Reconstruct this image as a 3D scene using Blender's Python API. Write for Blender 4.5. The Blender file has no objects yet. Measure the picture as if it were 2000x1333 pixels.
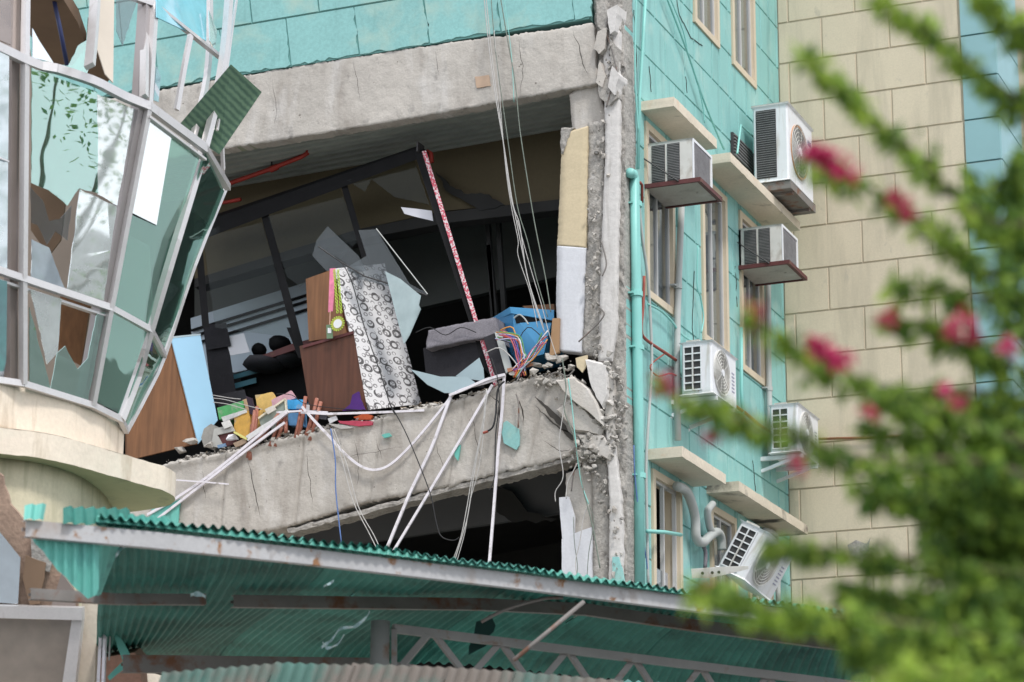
import bpy, bmesh, math, random
from mathutils import Vector as V, Matrix, noise
R = math.radians
scene = bpy.context.scene
col = scene.collection
rnd = random.Random(11)

# ------------------------------------------------------------------ camera
FPX = 4960.0
pitch, yaw, roll = R(15.8), R(23.3), R(0.4)
FW = V((-math.sin(yaw)*math.cos(pitch), math.cos(yaw)*math.cos(pitch), math.sin(pitch)))
RT0 = V((math.cos(yaw), math.sin(yaw), 0)); UP0 = RT0.cross(FW)
RT = RT0*math.cos(roll) + UP0*math.sin(roll)
UP = UP0*math.cos(roll) - RT0*math.sin(roll)
CAM = V((0, 0, 1.6))
cd = bpy.data.cameras.new('camera'); cam = bpy.data.objects.new('camera', cd); col.objects.link(cam)
m = Matrix((RT, UP, -FW)).transposed().to_4x4(); m.translation = CAM
cam.matrix_world = m
cd.sensor_width = 36; cd.lens = 36*FPX/2000; cd.clip_start = .1; cd.clip_end = 2000
cd.dof.use_dof = True; cd.dof.focus_distance = 24.6; cd.dof.aperture_fstop = 2.5
scene.camera = cam

# ------------------------------------------------------------------ world, sun, exposure
SUN_EL, SUN_AZ = R(55), R(50)      # azimuth measured from -Y towards +X
sdir = V((math.sin(SUN_AZ)*math.cos(SUN_EL), -math.cos(SUN_AZ)*math.cos(SUN_EL), math.sin(SUN_EL)))
w = bpy.data.worlds.new('World'); scene.world = w; w.use_nodes = True
nt = w.node_tree; nt.nodes.clear()
out = nt.nodes.new('ShaderNodeOutputWorld'); bg = nt.nodes.new('ShaderNodeBackground')
sky = nt.nodes.new('ShaderNodeTexSky'); sky.sky_type = 'NISHITA'; sky.sun_disc = False
sky.sun_elevation = SUN_EL; sky.sun_rotation = math.atan2(sdir.x, sdir.y)
sky.dust_density = 2.0
tc = nt.nodes.new('ShaderNodeTexCoord'); nz = nt.nodes.new('ShaderNodeTexNoise')
nz.inputs['Scale'].default_value = 2.6; nz.inputs['Detail'].default_value = 6; nz.inputs['Distortion'].default_value = .4
cr = nt.nodes.new('ShaderNodeValToRGB'); cr.color_ramp.elements[0].position = .30; cr.color_ramp.elements[1].position = .56
cr.color_ramp.elements[0].color = (.45, .45, .45, 1)
mx = nt.nodes.new('ShaderNodeMixRGB'); mx.inputs[2].default_value = (8.6, 8.9, 9.4, 1)
nt.links.new(tc.outputs['Generated'], nz.inputs['Vector']); nt.links.new(nz.outputs['Fac'], cr.inputs[0])
nt.links.new(cr.outputs[0], mx.inputs[0]); nt.links.new(sky.outputs[0], mx.inputs[1])
nt.links.new(mx.outputs[0], bg.inputs[0]); nt.links.new(bg.outputs[0], out.inputs[0])
bg.inputs[1].default_value = .12
sl = bpy.data.lights.new('sun', 'SUN'); sl.energy = 1.8; sl.angle = R(9); sl.color = (1, .965, .91)
so = bpy.data.objects.new('sun', sl); col.objects.link(so)
so.rotation_euler = (-sdir).to_track_quat('-Z', 'Y').to_euler(); so.location = sdir*60
scene.view_settings.view_transform = 'Standard'; scene.view_settings.look = 'None'
scene.view_settings.gamma = 1; scene.view_settings.exposure = 0.5
try:
    scene.view_settings.use_curve_mapping = False
except Exception: pass
scene.cycles.max_bounces = 8; scene.cycles.transparent_max_bounces = 24
scene.cycles.caustics_reflective = False; scene.cycles.caustics_refractive = False

# ------------------------------------------------------------------ pixel -> place
YF, XC = 22.436, -8.485
def ray(x, y): return FW + RT*((x-1000)/FPX) - UP*((y-666.5)/FPX)
def P(x, y, d): return CAM + ray(x, y)*d
def pl(x, y, ax, v):
    r = ray(x, y); return CAM + r*((v-CAM[ax])/r[ax])
def F(x, y, dy=0.0): return pl(x, y, 1, YF+dy)
def S(x, y, dx=0.0): return pl(x, y, 0, XC+dx)
def Zp(x, y, z): return pl(x, y, 2, z)
YB = S(1530, 510).y

# ------------------------------------------------------------------ materials
MATS = {}
def mat(name, c, rough=.7, var=.12, vscale=3., grain=0., gscale=60., bump=.0, bscale=40., metal=0., dirt=None,
        dscale=1.2, dlo=.55, dhi=.75, dstretch=(1, 1, 1), spec=.4, trans=None, extra=None):
    if name in MATS: return MATS[name]
    M = bpy.data.materials.new(name); MATS[name] = M; M.use_nodes = True
    t = M.node_tree; L = t.links; b = t.nodes['Principled BSDF']
    b.inputs['Roughness'].default_value = rough; b.inputs['Metallic'].default_value = metal
    b.inputs['Specular IOR Level'].default_value = spec
    geo = t.nodes.new('ShaderNodeTexCoord'); vec = geo.outputs['Object']
    def nn(scale, det=5, stretch=None, dist=0.):
        n = t.nodes.new('ShaderNodeTexNoise'); n.inputs['Scale'].default_value = scale; n.inputs['Detail'].default_value = det
        n.inputs['Roughness'].default_value = .6; n.inputs['Distortion'].default_value = dist
        if stretch:
            mp = t.nodes.new('ShaderNodeMapping'); mp.inputs['Scale'].default_value = stretch
            L.new(vec, mp.inputs[0]); L.new(mp.outputs[0], n.inputs['Vector'])
        else: L.new(vec, n.inputs['Vector'])
        return n
    n1 = nn(vscale)
    r1 = t.nodes.new('ShaderNodeMapRange'); r1.inputs[1].default_value = .25; r1.inputs[2].default_value = .75
    r1.inputs[3].default_value = 1-var; r1.inputs[4].default_value = 1+var
    L.new(n1.outputs['Fac'], r1.inputs[0])
    cur = t.nodes.new('ShaderNodeVectorMath'); cur.operation = 'SCALE'; cur.inputs[0].default_value = c[:3]
    L.new(r1.outputs[0], cur.inputs['Scale']); o = cur.outputs[0]
    if grain:
        n2 = nn(gscale, 3)
        r2 = t.nodes.new('ShaderNodeMapRange'); r2.inputs[1].default_value = .3; r2.inputs[2].default_value = .7
        r2.inputs[3].default_value = 1-grain; r2.inputs[4].default_value = 1+grain
        L.new(n2.outputs['Fac'], r2.inputs[0])
        s = t.nodes.new('ShaderNodeVectorMath'); s.operation = 'SCALE'; L.new(o, s.inputs[0]); L.new(r2.outputs[0], s.inputs['Scale']); o = s.outputs[0]
    for dd in ([] if dirt is None else (dirt if isinstance(dirt, list) else [(dirt, dscale, dlo, dhi, dstretch)])):
        dc, ds, lo, hi, st = dd
        n3 = nn(ds, 8, st, .3)
        r3 = t.nodes.new('ShaderNodeMapRange'); r3.inputs[1].default_value = lo; r3.inputs[2].default_value = hi
        L.new(n3.outputs['Fac'], r3.inputs[0])
        mm = t.nodes.new('ShaderNodeMixRGB'); L.new(r3.outputs[0], mm.inputs[0]); L.new(o, mm.inputs[1])
        mm.inputs[2].default_value = (*dc[:3], 1); o = mm.outputs[0]
    if extra: o = extra(t, L, o, geo)
    L.new(o, b.inputs['Base Color'])
    if bump:
        nb = nn(bscale, 6); bp = t.nodes.new('ShaderNodeBump'); bp.inputs['Strength'].default_value = bump
        bp.inputs['Distance'].default_value = .02
        L.new(nb.outputs['Fac'], bp.inputs['Height']); L.new(bp.outputs[0], b.inputs['Normal'])
    return M

def glass(name, tint=(.8, .9, .88), refl=.12, rough=.02, base=None, basefac=0., wob=.06, gcol=(.95, .98, .98)):
    """thin pane: see-through tinted, mirror by fresnel; base = diffuse colour that stays on it (dust, film, painted sky)"""
    if name in MATS: return MATS[name]
    M = bpy.data.materials.new(name); MATS[name] = M; M.use_nodes = True
    t = M.node_tree; L = t.links; t.nodes.remove(t.nodes['Principled BSDF']); o = t.nodes['Material Output']
    tr = t.nodes.new('ShaderNodeBsdfTransparent'); tr.inputs[0].default_value = (*tint, 1)
    gl = t.nodes.new('ShaderNodeBsdfGlossy'); gl.inputs['Roughness'].default_value = rough; gl.inputs[0].default_value = (*gcol, 1)
    lw = t.nodes.new('ShaderNodeLayerWeight'); lw.inputs[0].default_value = .5
    pw = t.nodes.new('ShaderNodeMath'); pw.operation = 'POWER'; pw.inputs[1].default_value = 4.; L.new(lw.outputs['Facing'], pw.inputs[0])
    mr = t.nodes.new('ShaderNodeMapRange'); mr.inputs[3].default_value = refl; mr.inputs[4].default_value = 1
    L.new(pw.outputs[0], mr.inputs[0])
    tcn = t.nodes.new('ShaderNodeTexCoord'); nz = t.nodes.new('ShaderNodeTexNoise'); nz.inputs['Scale'].default_value = 1.6
    L.new(tcn.outputs['Object'], nz.inputs['Vector'])
    bp = t.nodes.new('ShaderNodeBump'); bp.inputs['Strength'].default_value = wob; bp.inputs['Distance'].default_value = .3
    L.new(nz.outputs['Fac'], bp.inputs['Height'])
    if wob: L.new(bp.outputs[0], gl.inputs['Normal'])
    mx = t.nodes.new('ShaderNodeMixShader'); L.new(mr.outputs[0], mx.inputs[0])
    first = tr
    if base is not None:
        df = t.nodes.new('ShaderNodeBsdfDiffuse'); df.inputs[0].default_value = (*base, 1)
        m2 = t.nodes.new('ShaderNodeMixShader')
        n2 = t.nodes.new('ShaderNodeTexNoise'); n2.inputs['Scale'].default_value = 5; n2.inputs['Detail'].default_value = 8
        L.new(tcn.outputs['Object'], n2.inputs['Vector'])
        r2 = t.nodes.new('ShaderNodeMapRange'); r2.inputs[1].default_value = .3; r2.inputs[2].default_value = .7
        r2.inputs[3].default_value = basefac*.8; r2.inputs[4].default_value = min(1, basefac*1.2)
        L.new(n2.outputs['Fac'], r2.inputs[0]); L.new(r2.outputs[0], m2.inputs[0])
        L.new(tr.outputs[0], m2.inputs[1]); L.new(df.outputs[0], m2.inputs[2]); first = m2
    L.new(first.outputs[0], mx.inputs[1]); L.new(gl.outputs[0], mx.inputs[2]); L.new(mx.outputs[0], o.inputs[0])
    return M

STREAK = (2.2, 2.2, .25)
m_teal = mat('teal_paint_side', (.25, .515, .495), .55, .07, 1.6, .05, 45, .10, 55, dirt=[((.13, .29, .28), 2.6, .52, .82, STREAK), ((.38, .58, .54), 2.2, .54, .78, (1, 1, 1)), ((.20, .26, .22), 6, .64, .78, (1.5, 1.5, .4))])
m_tealf = mat('teal_paint_front', (.235, .475, .465), .6, .12, 1.5, .08, 30, .12, 50, dirt=[((.38, .52, .45), 1.7, .50, .72, (1, 1, 1)), ((.10, .27, .25), 3, .60, .8, STREAK)])
m_joint = mat('dark_joint_grout', (.15, .33, .31), .9, .2, 5)  # darker grout tone in the block joints
m_cream = mat('cream_paint', (.61, .53, .40), .65, .06, 1.2, .06, 60, .12, 70, dirt=[((.42, .37, .28), 1.5, .50, .80, STREAK), ((.34, .31, .26), 4.5, .64, .80, (1, 1, .5))])
m_creamjoint = mat('cream_joint', (.48, .415, .32), .9, .15, 4)
def pitfn(t, L, o, geo):
    v = t.nodes.new('ShaderNodeTexVoronoi'); v.inputs['Scale'].default_value = 13; v.inputs['Randomness'].default_value = 1; L.new(geo.outputs['Object'], v.inputs['Vector'])
    n = t.nodes.new('ShaderNodeTexNoise'); n.inputs['Scale'].default_value = 5; L.new(geo.outputs['Object'], n.inputs['Vector'])
    th = t.nodes.new('ShaderNodeMapRange'); th.inputs[1].default_value = .5; th.inputs[2].default_value = .75; th.inputs[3].default_value = .0; th.inputs[4].default_value = .22; L.new(n.outputs['Fac'], th.inputs[0])
    lt = t.nodes.new('ShaderNodeMath'); lt.operation = 'LESS_THAN'; L.new(v.outputs['Distance'], lt.inputs[0]); L.new(th.outputs[0], lt.inputs[1])
    mm = t.nodes.new('ShaderNodeMixRGB'); L.new(lt.outputs[0], mm.inputs[0]); L.new(o, mm.inputs[1]); mm.inputs[2].default_value = (.20, .18, .16, 1); return mm.outputs[0]
m_conc = mat('raw_concrete', (.46, .43, .395), .92, .16, 1.1, .07, 70, .42, 30, dirt=[((.33, .30, .27), 2.2, .50, .70, (1.4, 1.4, .35)), ((.57, .55, .53), 1.7, .54, .72, (1.5, 1, .4)), ((.46, .30, .19), 1.0, .66, .78, (1, 1, 1)), ((.26, .245, .23), 7, .60, .74, (1, 1, .6))], extra=pitfn)
m_concw = mat('smooth_render', (.58, .56, .545), .85, .07, 3, .08, 30, .25, 30, dirt=[((.36, .34, .32), 4, .58, .74, STREAK)])
m_rough = mat('broken_concrete', (.36, .34, .315), .95, .18, 5, .2, 40, .8, 30, dirt=[((.20, .185, .17), 7, .55, .70, (1, 1, 1)), ((.46, .44, .42), 14, .58, .7, (1, 1, 1))])
m_yellow = mat('yellow_plaster', (.56, .47, .32), .8, .07, 3, .05, 40, .1, 40)
m_lilac = mat('pale_plaster', (.60, .61, .65), .8, .05, 3, .05, 40, .08, 40, dirt=[((.42, .42, .44), 3, .62, .8, STREAK)])
m_ledge = mat('ledge_plaster', (.66, .58, .47), .75, .08, 3, .06, 40, .1, 40, dirt=[((.20, .17, .14), 4, .62, .78, (1, 1, .6)), ((.62, .42, .28), 2.4, .64, .78, (1, 1, 1))])
m_ledgec = mat('tower_plaster', (.76, .66, .55), .75, .08, 1.8, .05, 30, .15, 30, dirt=[((.47, .38, .28), 4.5, .56, .76, (1.6, 1.6, .2)), ((.70, .66, .55), 2, .5, .8, (1, 1, 1))])
m_pinkish = mat('pink_plaster', (.62, .36, .28), .8, .15, 5, .1, 30)
m_alu = mat('brushed_aluminium', (.62, .60, .60), .38, .06, 4, .04, 60, .05, 40, metal=.55, dirt=[((.40, .36, .33), 6, .62, .8, (1, 1, .3))])
m_alud = mat('brown_aluminium', (.30, .25, .23), .4, .1, 4, metal=.4)
m_black = mat('black_frame_paint', (.008, .008, .009), .65, .3, 5, spec=.12)
m_frame = mat('window_frame_beige', (.62, .53, .40), .65, .06, 4, dirt=[((.36, .26, .17), 6, .62, .8, STREAK)])
m_sash = mat('sash_white', (.55, .55, .55), .5, .05, 4)
m_curtain = mat('grey_curtain', (.50, .50, .52), .9, .15, 2.5)
m_white = mat('white_enamel', (.74, .75, .78), .45, .05, 4, dirt=[((.45, .41, .35), 5, .55, .78, STREAK), ((.42, .30, .20), 9, .68, .76, (1, 1, .5))])
m_whited = mat('dusty_enamel', (.62, .61, .58), .5, .08, 6, dirt=[((.35, .31, .26), 7, .5, .75, (1, 1, .6))])
m_fin = mat('dark_fins', (.045, .043, .045), .55, .3, 10)
m_finl = mat('fin_edge', (.22, .22, .22), .5, .2, 10)
m_redbrown = mat('red_oxide_steel', (.10, .028, .028), .6, .2, 8, dirt=[((.18, .09, .06), 10, .6, .75, (1, 1, 1))])
m_redpipe = mat('red_primer_pipe', (.30, .07, .05), .55, .15, 8)
m_reddark = mat('sprinkler_red', (.32, .03, .02), .5, .15, 8)
m_copper = mat('rusty_tube', (.34, .13, .09), .6, .2, 14, dirt=[((.50, .30, .24), 20, .55, .7, (1, 1, 1))])
m_tealpipe = mat('teal_pipe_paint', (.24, .56, .52), .42, .06, 4, dirt=[((.14, .36, .33), 5, .58, .8, STREAK)])
m_greypipe = mat('grey_conduit', (.42, .44, .43), .5, .08, 5)
m_conduit = mat('white_pvc', (.74, .71, .76), .5, .08, 8, dirt=[((.42, .39, .38), 9, .54, .72, (1, 1, 1))])
m_wire = mat('grey_green_wire', (.16, .19, .16), .6, .3, 20)
m_wirel = mat('pale_wire', (.46, .45, .44), .6, .2, 20)
m_wireb = mat('black_wire', (.02, .02, .022), .6, .2, 20)
m_blue = mat('blue_wire', (.10, .18, .42), .6, .2, 20)
m_green = mat('green_roof_sheet', (.038, .185, .155), .6, .2, 2.5, .08, 30, .05, 20, dirt=[((.015, .08, .065), 2.2, .48, .72, (1, 1, 1)), ((.09, .30, .25), 3.4, .68, .8, (1, 1, 1))], spec=.2)
m_greenl = mat('faded_green_sheet', (.20, .38, .33), .6, .14, 4, dirt=[((.40, .35, .31), 1.9, .36, .54, (1, 1, 1)), ((.25, .15, .10), 5, .64, .78, (1, 1, 1))])
def sheetfn(t, L, o, geo):
    oi = t.nodes.new('ShaderNodeObjectInfo'); mr = t.nodes.new('ShaderNodeMapRange'); mr.inputs[3].default_value = .72; mr.inputs[4].default_value = 1.4
    L.new(oi.outputs['Random'], mr.inputs[0]); s = t.nodes.new('ShaderNodeVectorMath'); s.operation = 'SCALE'; L.new(o, s.inputs[0]); L.new(mr.outputs[0], s.inputs['Scale']); return s.outputs[0]
m_green = mat('green_roof_sheets', (.045, .205, .172), .6, .22, 1.8, .08, 30, .05, 20, dirt=[((.018, .09, .075), 2.2, .48, .72, (1, 1, 1)), ((.10, .30, .25), 3.4, .66, .8, (1, 1, 1))], spec=.2, extra=sheetfn)
m_lip = mat('sheet_edge_lit_green', (.09, .33, .27), .5, .16, 6, dirt=[((.03, .14, .12), 6, .55, .75, (1, 1, 1))])  # lighter copy of the sheet green; light on the edge is in the colour
m_tealsheet = mat('teal_sheet', (.14, .46, .40), .5, .14, 3, dirt=[((.08, .28, .26), 3, .55, .75, STREAK)])
m_steel = mat('grey_steel_rust', (.42, .42, .43), .5, .10, 3, .05, 40, .08, 30, dirt=[((.27, .135, .06), 6.5, .57, .66, (1, 1, 1)), ((.30, .20, .13), 2.0, .6, .8, (1, 1, .3)), ((.16, .12, .10), 3, .62, .8, (1, 1, 1))])
m_steeld = mat('dark_steel_rust', (.19, .175, .165), .6, .2, 4, dirt=[((.17, .07, .035), 5, .52, .66, (1, 1, 1))])
m_deck = mat('galvanised_deck', (.34, .37, .35), .5, .15, 5, metal=.2)
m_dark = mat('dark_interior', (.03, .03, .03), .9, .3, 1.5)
m_shadecream = mat('inner_wall_cream_shaded', (.105, .085, .05), .85, .1, 1.5, .05, 30)  # cream wall; the room's shade is put into this dark olive
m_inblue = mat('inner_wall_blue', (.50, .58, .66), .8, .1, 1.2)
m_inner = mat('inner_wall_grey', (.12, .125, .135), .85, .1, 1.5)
m_pilaster = mat('pale_teal_paint', (.25, .43, .46), .6, .06, 2)
m_brownin = mat('brown_ceiling', (.20, .13, .085), .8, .15, 2)
m_beige = mat('beige_board', (.55, .49, .42), .8, .08, 2)
def woodfn(t, L, o, geo):
    wv = t.nodes.new('ShaderNodeTexNoise'); mp = t.nodes.new('ShaderNodeMapping'); mp.inputs['Scale'].default_value = (30, 30, 2.2)
    mp.inputs['Rotation'].default_value = (0, R(75), 0)
    L.new(geo.outputs['Object'], mp.inputs[0]); L.new(mp.outputs[0], wv.inputs['Vector']); wv.inputs['Detail'].default_value = 4; wv.inputs['Scale'].default_value = .8
    mr = t.nodes.new('ShaderNodeMapRange'); mr.inputs[1].default_value = .3; mr.inputs[2].default_value = .7; mr.inputs[3].default_value = .75; mr.inputs[4].default_value = 1.2
    L.new(wv.outputs['Fac'], mr.inputs[0]); s = t.nodes.new('ShaderNodeVectorMath'); s.operation = 'SCALE'
    L.new(o, s.inputs[0]); L.new(mr.outputs[0], s.inputs['Scale']); return s.outputs[0]
m_wood = mat('brown_plywood', (.20, .09, .038), .6, .12, 2, extra=woodfn)
m_woodd = mat('dark_brown_veneer', (.095, .034, .018), .55, .1, 2, extra=woodfn)
m_ltblue = mat('light_blue_laminate', (.36, .60, .80), .45, .04, 2)
m_bluebox = mat('blue_enamel', (.07, .30, .56), .4, .06, 4)
m_fabric = mat('charcoal_fabric', (.022, .021, .026), .9, .2, 10, .2, 80)
m_fabricl = mat('grey_fabric', (.17, .16, .18), .9, .2, 10, .2, 80)
m_shard = mat('frosted_shard', (.36, .46, .50), .15, .08, 4, spec=.7)
m_shardw = mat('white_shard', (.68, .68, .74), .3, .05, 4)
m_leaf = None
def dotfn(t, L, o, geo):
    uv = geo.outputs['UV']; res = o
    for sc_, rr, wd, off, colr in ((7.6, .27, .062, 0, (.11, .105, .11)), (14., .24, .060, 3.3, (.26, .25, .26))):
        mp = t.nodes.new('ShaderNodeMapping'); mp.inputs['Location'].default_value = (off, off*1.7, 0)
        L.new(uv, mp.inputs[0])
        v = t.nodes.new('ShaderNodeTexVoronoi'); v.voronoi_dimensions = '2D'; v.inputs['Scale'].default_value = sc_; v.inputs['Randomness'].default_value = .55
        L.new(mp.outputs[0], v.inputs['Vector'])
        sub = t.nodes.new('ShaderNodeMath'); sub.operation = 'SUBTRACT'; L.new(v.outputs['Distance'], sub.inputs[0]); sub.inputs[1].default_value = rr
        ab = t.nodes.new('ShaderNodeMath'); ab.operation = 'ABSOLUTE'; L.new(sub.outputs[0], ab.inputs[0])
        nz = t.nodes.new('ShaderNodeTexNoise'); nz.inputs['Scale'].default_value = sc_*.9; L.new(mp.outputs[0], nz.inputs['Vector'])
        th = t.nodes.new('ShaderNodeMapRange'); th.inputs[1].default_value = .36; th.inputs[2].default_value = .62; th.inputs[3].default_value = 0.0; th.inputs[4].default_value = wd*1.7
        L.new(nz.outputs['Fac'], th.inputs[0])
        lt = t.nodes.new('ShaderNodeMath'); lt.operation = 'LESS_THAN'; L.new(ab.outputs[0], lt.inputs[0]); L.new(th.outputs[0], lt.inputs[1])
        mm = t.nodes.new('ShaderNodeMixRGB'); L.new(lt.outputs[0], mm.inputs[0]); L.new(res, mm.inputs[1]); mm.inputs[2].default_value = (*colr, 1); res = mm.outputs[0]
    return res
m_pattern = mat('ring_print', (.74, .73, .75), .5, .04, 2, extra=dotfn)
def stripefn(t, L, o, geo):
    wv = t.nodes.new('ShaderNodeTexWave'); wv.bands_direction = 'DIAGONAL'; wv.inputs['Scale'].default_value = 9; wv.inputs['Distortion'].default_value = 2.2; wv.inputs['Detail'].default_value = 6; wv.inputs['Detail Scale'].default_value = 3
    L.new(geo.outputs['UV'], wv.inputs['Vector']); mm = t.nodes.new('ShaderNodeMixRGB'); L.new(wv.outputs['Fac'], mm.inputs[0]); L.new(o, mm.inputs[1]); mm.inputs[2].default_value = (.16, .26, .17, 1)
    return mm.outputs[0]
m_hang = mat('green_streaked_panel', (.075, .14, .10), .35, .2, 3, extra=stripefn)
def tapefn(t, L, o, geo):
    nz = t.nodes.new('ShaderNodeTexNoise'); nz.inputs['Scale'].default_value = 55; nz.inputs['Detail'].default_value = 1
    L.new(geo.outputs['Object'], nz.inputs['Vector']); gt = t.nodes.new('ShaderNodeMath'); gt.operation = 'GREATER_THAN'; gt.inputs[1].default_value = .52
    L.new(nz.outputs['Fac'], gt.inputs[0]); mm = t.nodes.new('ShaderNodeMixRGB'); L.new(gt.outputs[0], mm.inputs[0]); L.new(o, mm.inputs[1]); mm.inputs[2].default_value = (.66, .56, .58, 1); return mm.outputs[0]
m_tape = mat('red_white_strip', (.50, .08, .12), .6, .1, 10, extra=tapefn)
g_clear = glass('clear_old_glass', (.90, .92, .91), .018, .02, (.30, .33, .33), .010, wob=0, gcol=(.35, .37, .38))
g_tower = glass('tower_green_glass', (.45, .66, .60), .42, .01, (.30, .42, .40), .05, wob=.006, gcol=(.78, .98, .94))
g_tgreen = glass('tower_dark_green_glass', (.46, .66, .58), .13, .01, (.26, .38, .34), .14, wob=.008, gcol=(.72, .95, .88))
g_film = glass('tower_pale_film_glass', (.35, .42, .48), .50, .05, (.60, .74, .88), .6, wob=.006)
g_white = glass('tower_white_film_sky_glass', (.5, .62, .62), .60, .03, (.80, .90, .90), .65, wob=.006)  # white film base; on some panes it stands in for mirrored sky
g_win = glass('window_glass', (.75, .78, .80), .10, .02, (.4, .4, .4), .05)
g_cyan = glass('cyan_panel_glass', (.3, .6, .7), .25, .1, (.25, .66, .82), .9)  # nearly opaque cyan base colour
g_frost = glass('frosted_sheet_glass', (.55, .66, .66), .10, .1, (.46, .58, .60), .62)
g_smoke = glass('smoke_shard_glass', (.72, .74, .75), .04, .05, (.36, .40, .42), .09, wob=0, gcol=(.6, .62, .64))

# ------------------------------------------------------------------ mesh building
BASE = {}
class MB:
    def __init__(s): s.v = []; s.f = []; s.uv = None
    def add(s, vs, fs):
        o = len(s.v); s.v += [V(p) for p in vs]; s.f += [tuple(i+o for i in f) for f in fs]; return s
    def prism(s, pts, off):
        n = len(pts); pts = [V(p) for p in pts]; off = V(off)
        return s.add(pts+[p+off for p in pts], [tuple(range(n)), tuple(range(2*n-1, n-1, -1))]+[(i, (i+1) % n, (i+1) % n+n, i+n) for i in range(n)])
    def box(s, a, b):
        x0, y0, z0 = a; x1, y1, z1 = b
        return s.prism([(x0, y0, z0), (x1, y0, z0), (x1, y1, z0), (x0, y1, z0)], (0, 0, z1-z0))
    def hexa(s, q, q2):
        return s.add(list(q)+list(q2), [(0, 1, 2, 3), (7, 6, 5, 4)]+[(i, (i+1) % 4, (i+1) % 4+4, i+4) for i in range(4)])
    def bar(s, a, b, w, h, up=(0, 0, 1)):
        a, b = V(a), V(b); d = (b-a).normalized(); u = V(up)
        sd = d.cross(u)
        if sd.length < 1e-3: sd = d.cross(V((1, 0, 0)))
        sd.normalize(); u = sd.cross(d).normalized()
        q = [a+sd*w/2+u*h/2, a-sd*w/2+u*h/2, a-sd*w/2-u*h/2, a+sd*w/2-u*h/2]
        return s.prism(q, b-a)
    def tube(s, pts, r, n=8, caps=True):
        pts = [V(p) for p in pts]; N = len(pts); up = V((0, 0, 1)); rings = []
        prev = None
        for i, p in enumerate(pts):
            d = (pts[min(i+1, N-1)]-pts[max(i-1, 0)])
            if d.length < 1e-6: d = V((0, 0, 1))
            d.normalize()
            if prev is None:
                a = d.cross(up)
                if a.length < .1: a = d.cross(V((1, 0, 0)))
            else: a = prev-d*prev.dot(d)
            a.normalize(); prev = a; b = d.cross(a)
            rr = r[i] if isinstance(r, (list, tuple)) else r
            rings.append([p+(a*math.cos(2*math.pi*k/n)+b*math.sin(2*math.pi*k/n))*rr for k in range(n)])
        vs = [q for g in rings for q in g]; fs = []
        for i in range(N-1):
            for k in range(n):
                fs.append((i*n+k, i*n+(k+1) % n, (i+1)*n+(k+1) % n, (i+1)*n+k))
        if caps: fs += [tuple(range(n-1, -1, -1)), tuple(range((N-1)*n, N*n))]
        return s.add(vs, fs)
    def disc(s, c, ax, r, t, n=20):
        ax = V(ax).normalized(); a = ax.cross(V((0, 0, 1)))
        if a.length < .1: a = ax.cross(V((0, 1, 0)))
        a.normalize(); b = ax.cross(a); c = V(c)
        return s.prism([c+(a*math.cos(2*math.pi*k/n)+b*math.sin(2*math.pi*k/n))*r for k in range(n)], ax*t)

def smooth_path(pts, k=6):
    pts = [V(p) for p in pts]; o = []; n = len(pts)
    for i in range(n-1):
        p0 = pts[max(i-1, 0)]; p1 = pts[i]; p2 = pts[i+1]; p3 = pts[min(i+2, n-1)]
        for j in range(k):
            t = j/k
            o.append(.5*((2*p1)+(p2-p0)*t+(2*p0-5*p1+4*p2-p3)*t*t+(3*p1-p0-3*p2+p3)*t**3))
    o.append(pts[-1]); return o

def mkmesh(name, mb, mt, org, smooth=False, recalc=True, bevel=0):
    me = bpy.data.meshes.new(name); me.from_pydata([p-org for p in mb.v], [], mb.f)
    if recalc or bevel:
        b = bmesh.new(); b.from_mesh(me)
        if bevel: bmesh.ops.bevel(b, geom=b.edges[:], offset=bevel, segments=1, affect='EDGES', clamp_overlap=True)
        bmesh.ops.recalc_face_normals(b, faces=b.faces); b.to_mesh(me); b.free()
    if mt: me.materials.append(mt)
    nf = getattr(mb, 'nfront', 10**9)
    if smooth: me.polygons.foreach_set('use_smooth', [i < nf for i in range(len(me.polygons))])
    return me
def part(name, mb, mt, parent, label=None, kind=None, smooth=False, bevel=0, recalc=True):
    org = BASE[parent.name]
    o = bpy.data.objects.new(name, mkmesh(name, mb, mt, org, smooth, recalc, bevel)); col.objects.link(o)
    o.parent = parent; BASE[o.name] = org
    if label: o['label'] = label
    if kind: o['kind'] = kind
    return o
def thing(name, label, cat, loc, group=None):
    o = bpy.data.objects.new(name, None); col.objects.link(o); o.empty_display_size = .2
    o.location = V(loc); BASE[o.name] = V(loc); o['label'] = label; o['category'] = cat
    if group: o['group'] = group
    return o
def solo(name, mb, mt, label, cat, group=None, smooth=False, bevel=0, recalc=True):
    xs = [p.x for p in mb.v]; ys = [p.y for p in mb.v]; zs = [p.z for p in mb.v]
    org = V(((min(xs)+max(xs))/2, (min(ys)+max(ys))/2, min(zs)))
    o = bpy.data.objects.new(name, mkmesh(name, mb, mt, org, smooth, recalc, bevel)); col.objects.link(o)
    o.location = org; BASE[o.name] = org; o['label'] = label; o['category'] = cat
    if group: o['group'] = group
    return o
def struct(name, mb, mt, kind='structure', smooth=False):
    o = bpy.data.objects.new(name, mkmesh(name, mb, mt, V((0, 0, 0)), smooth)); col.objects.link(o); BASE[o.name] = V((0, 0, 0)); o['kind'] = kind; return o

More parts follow.
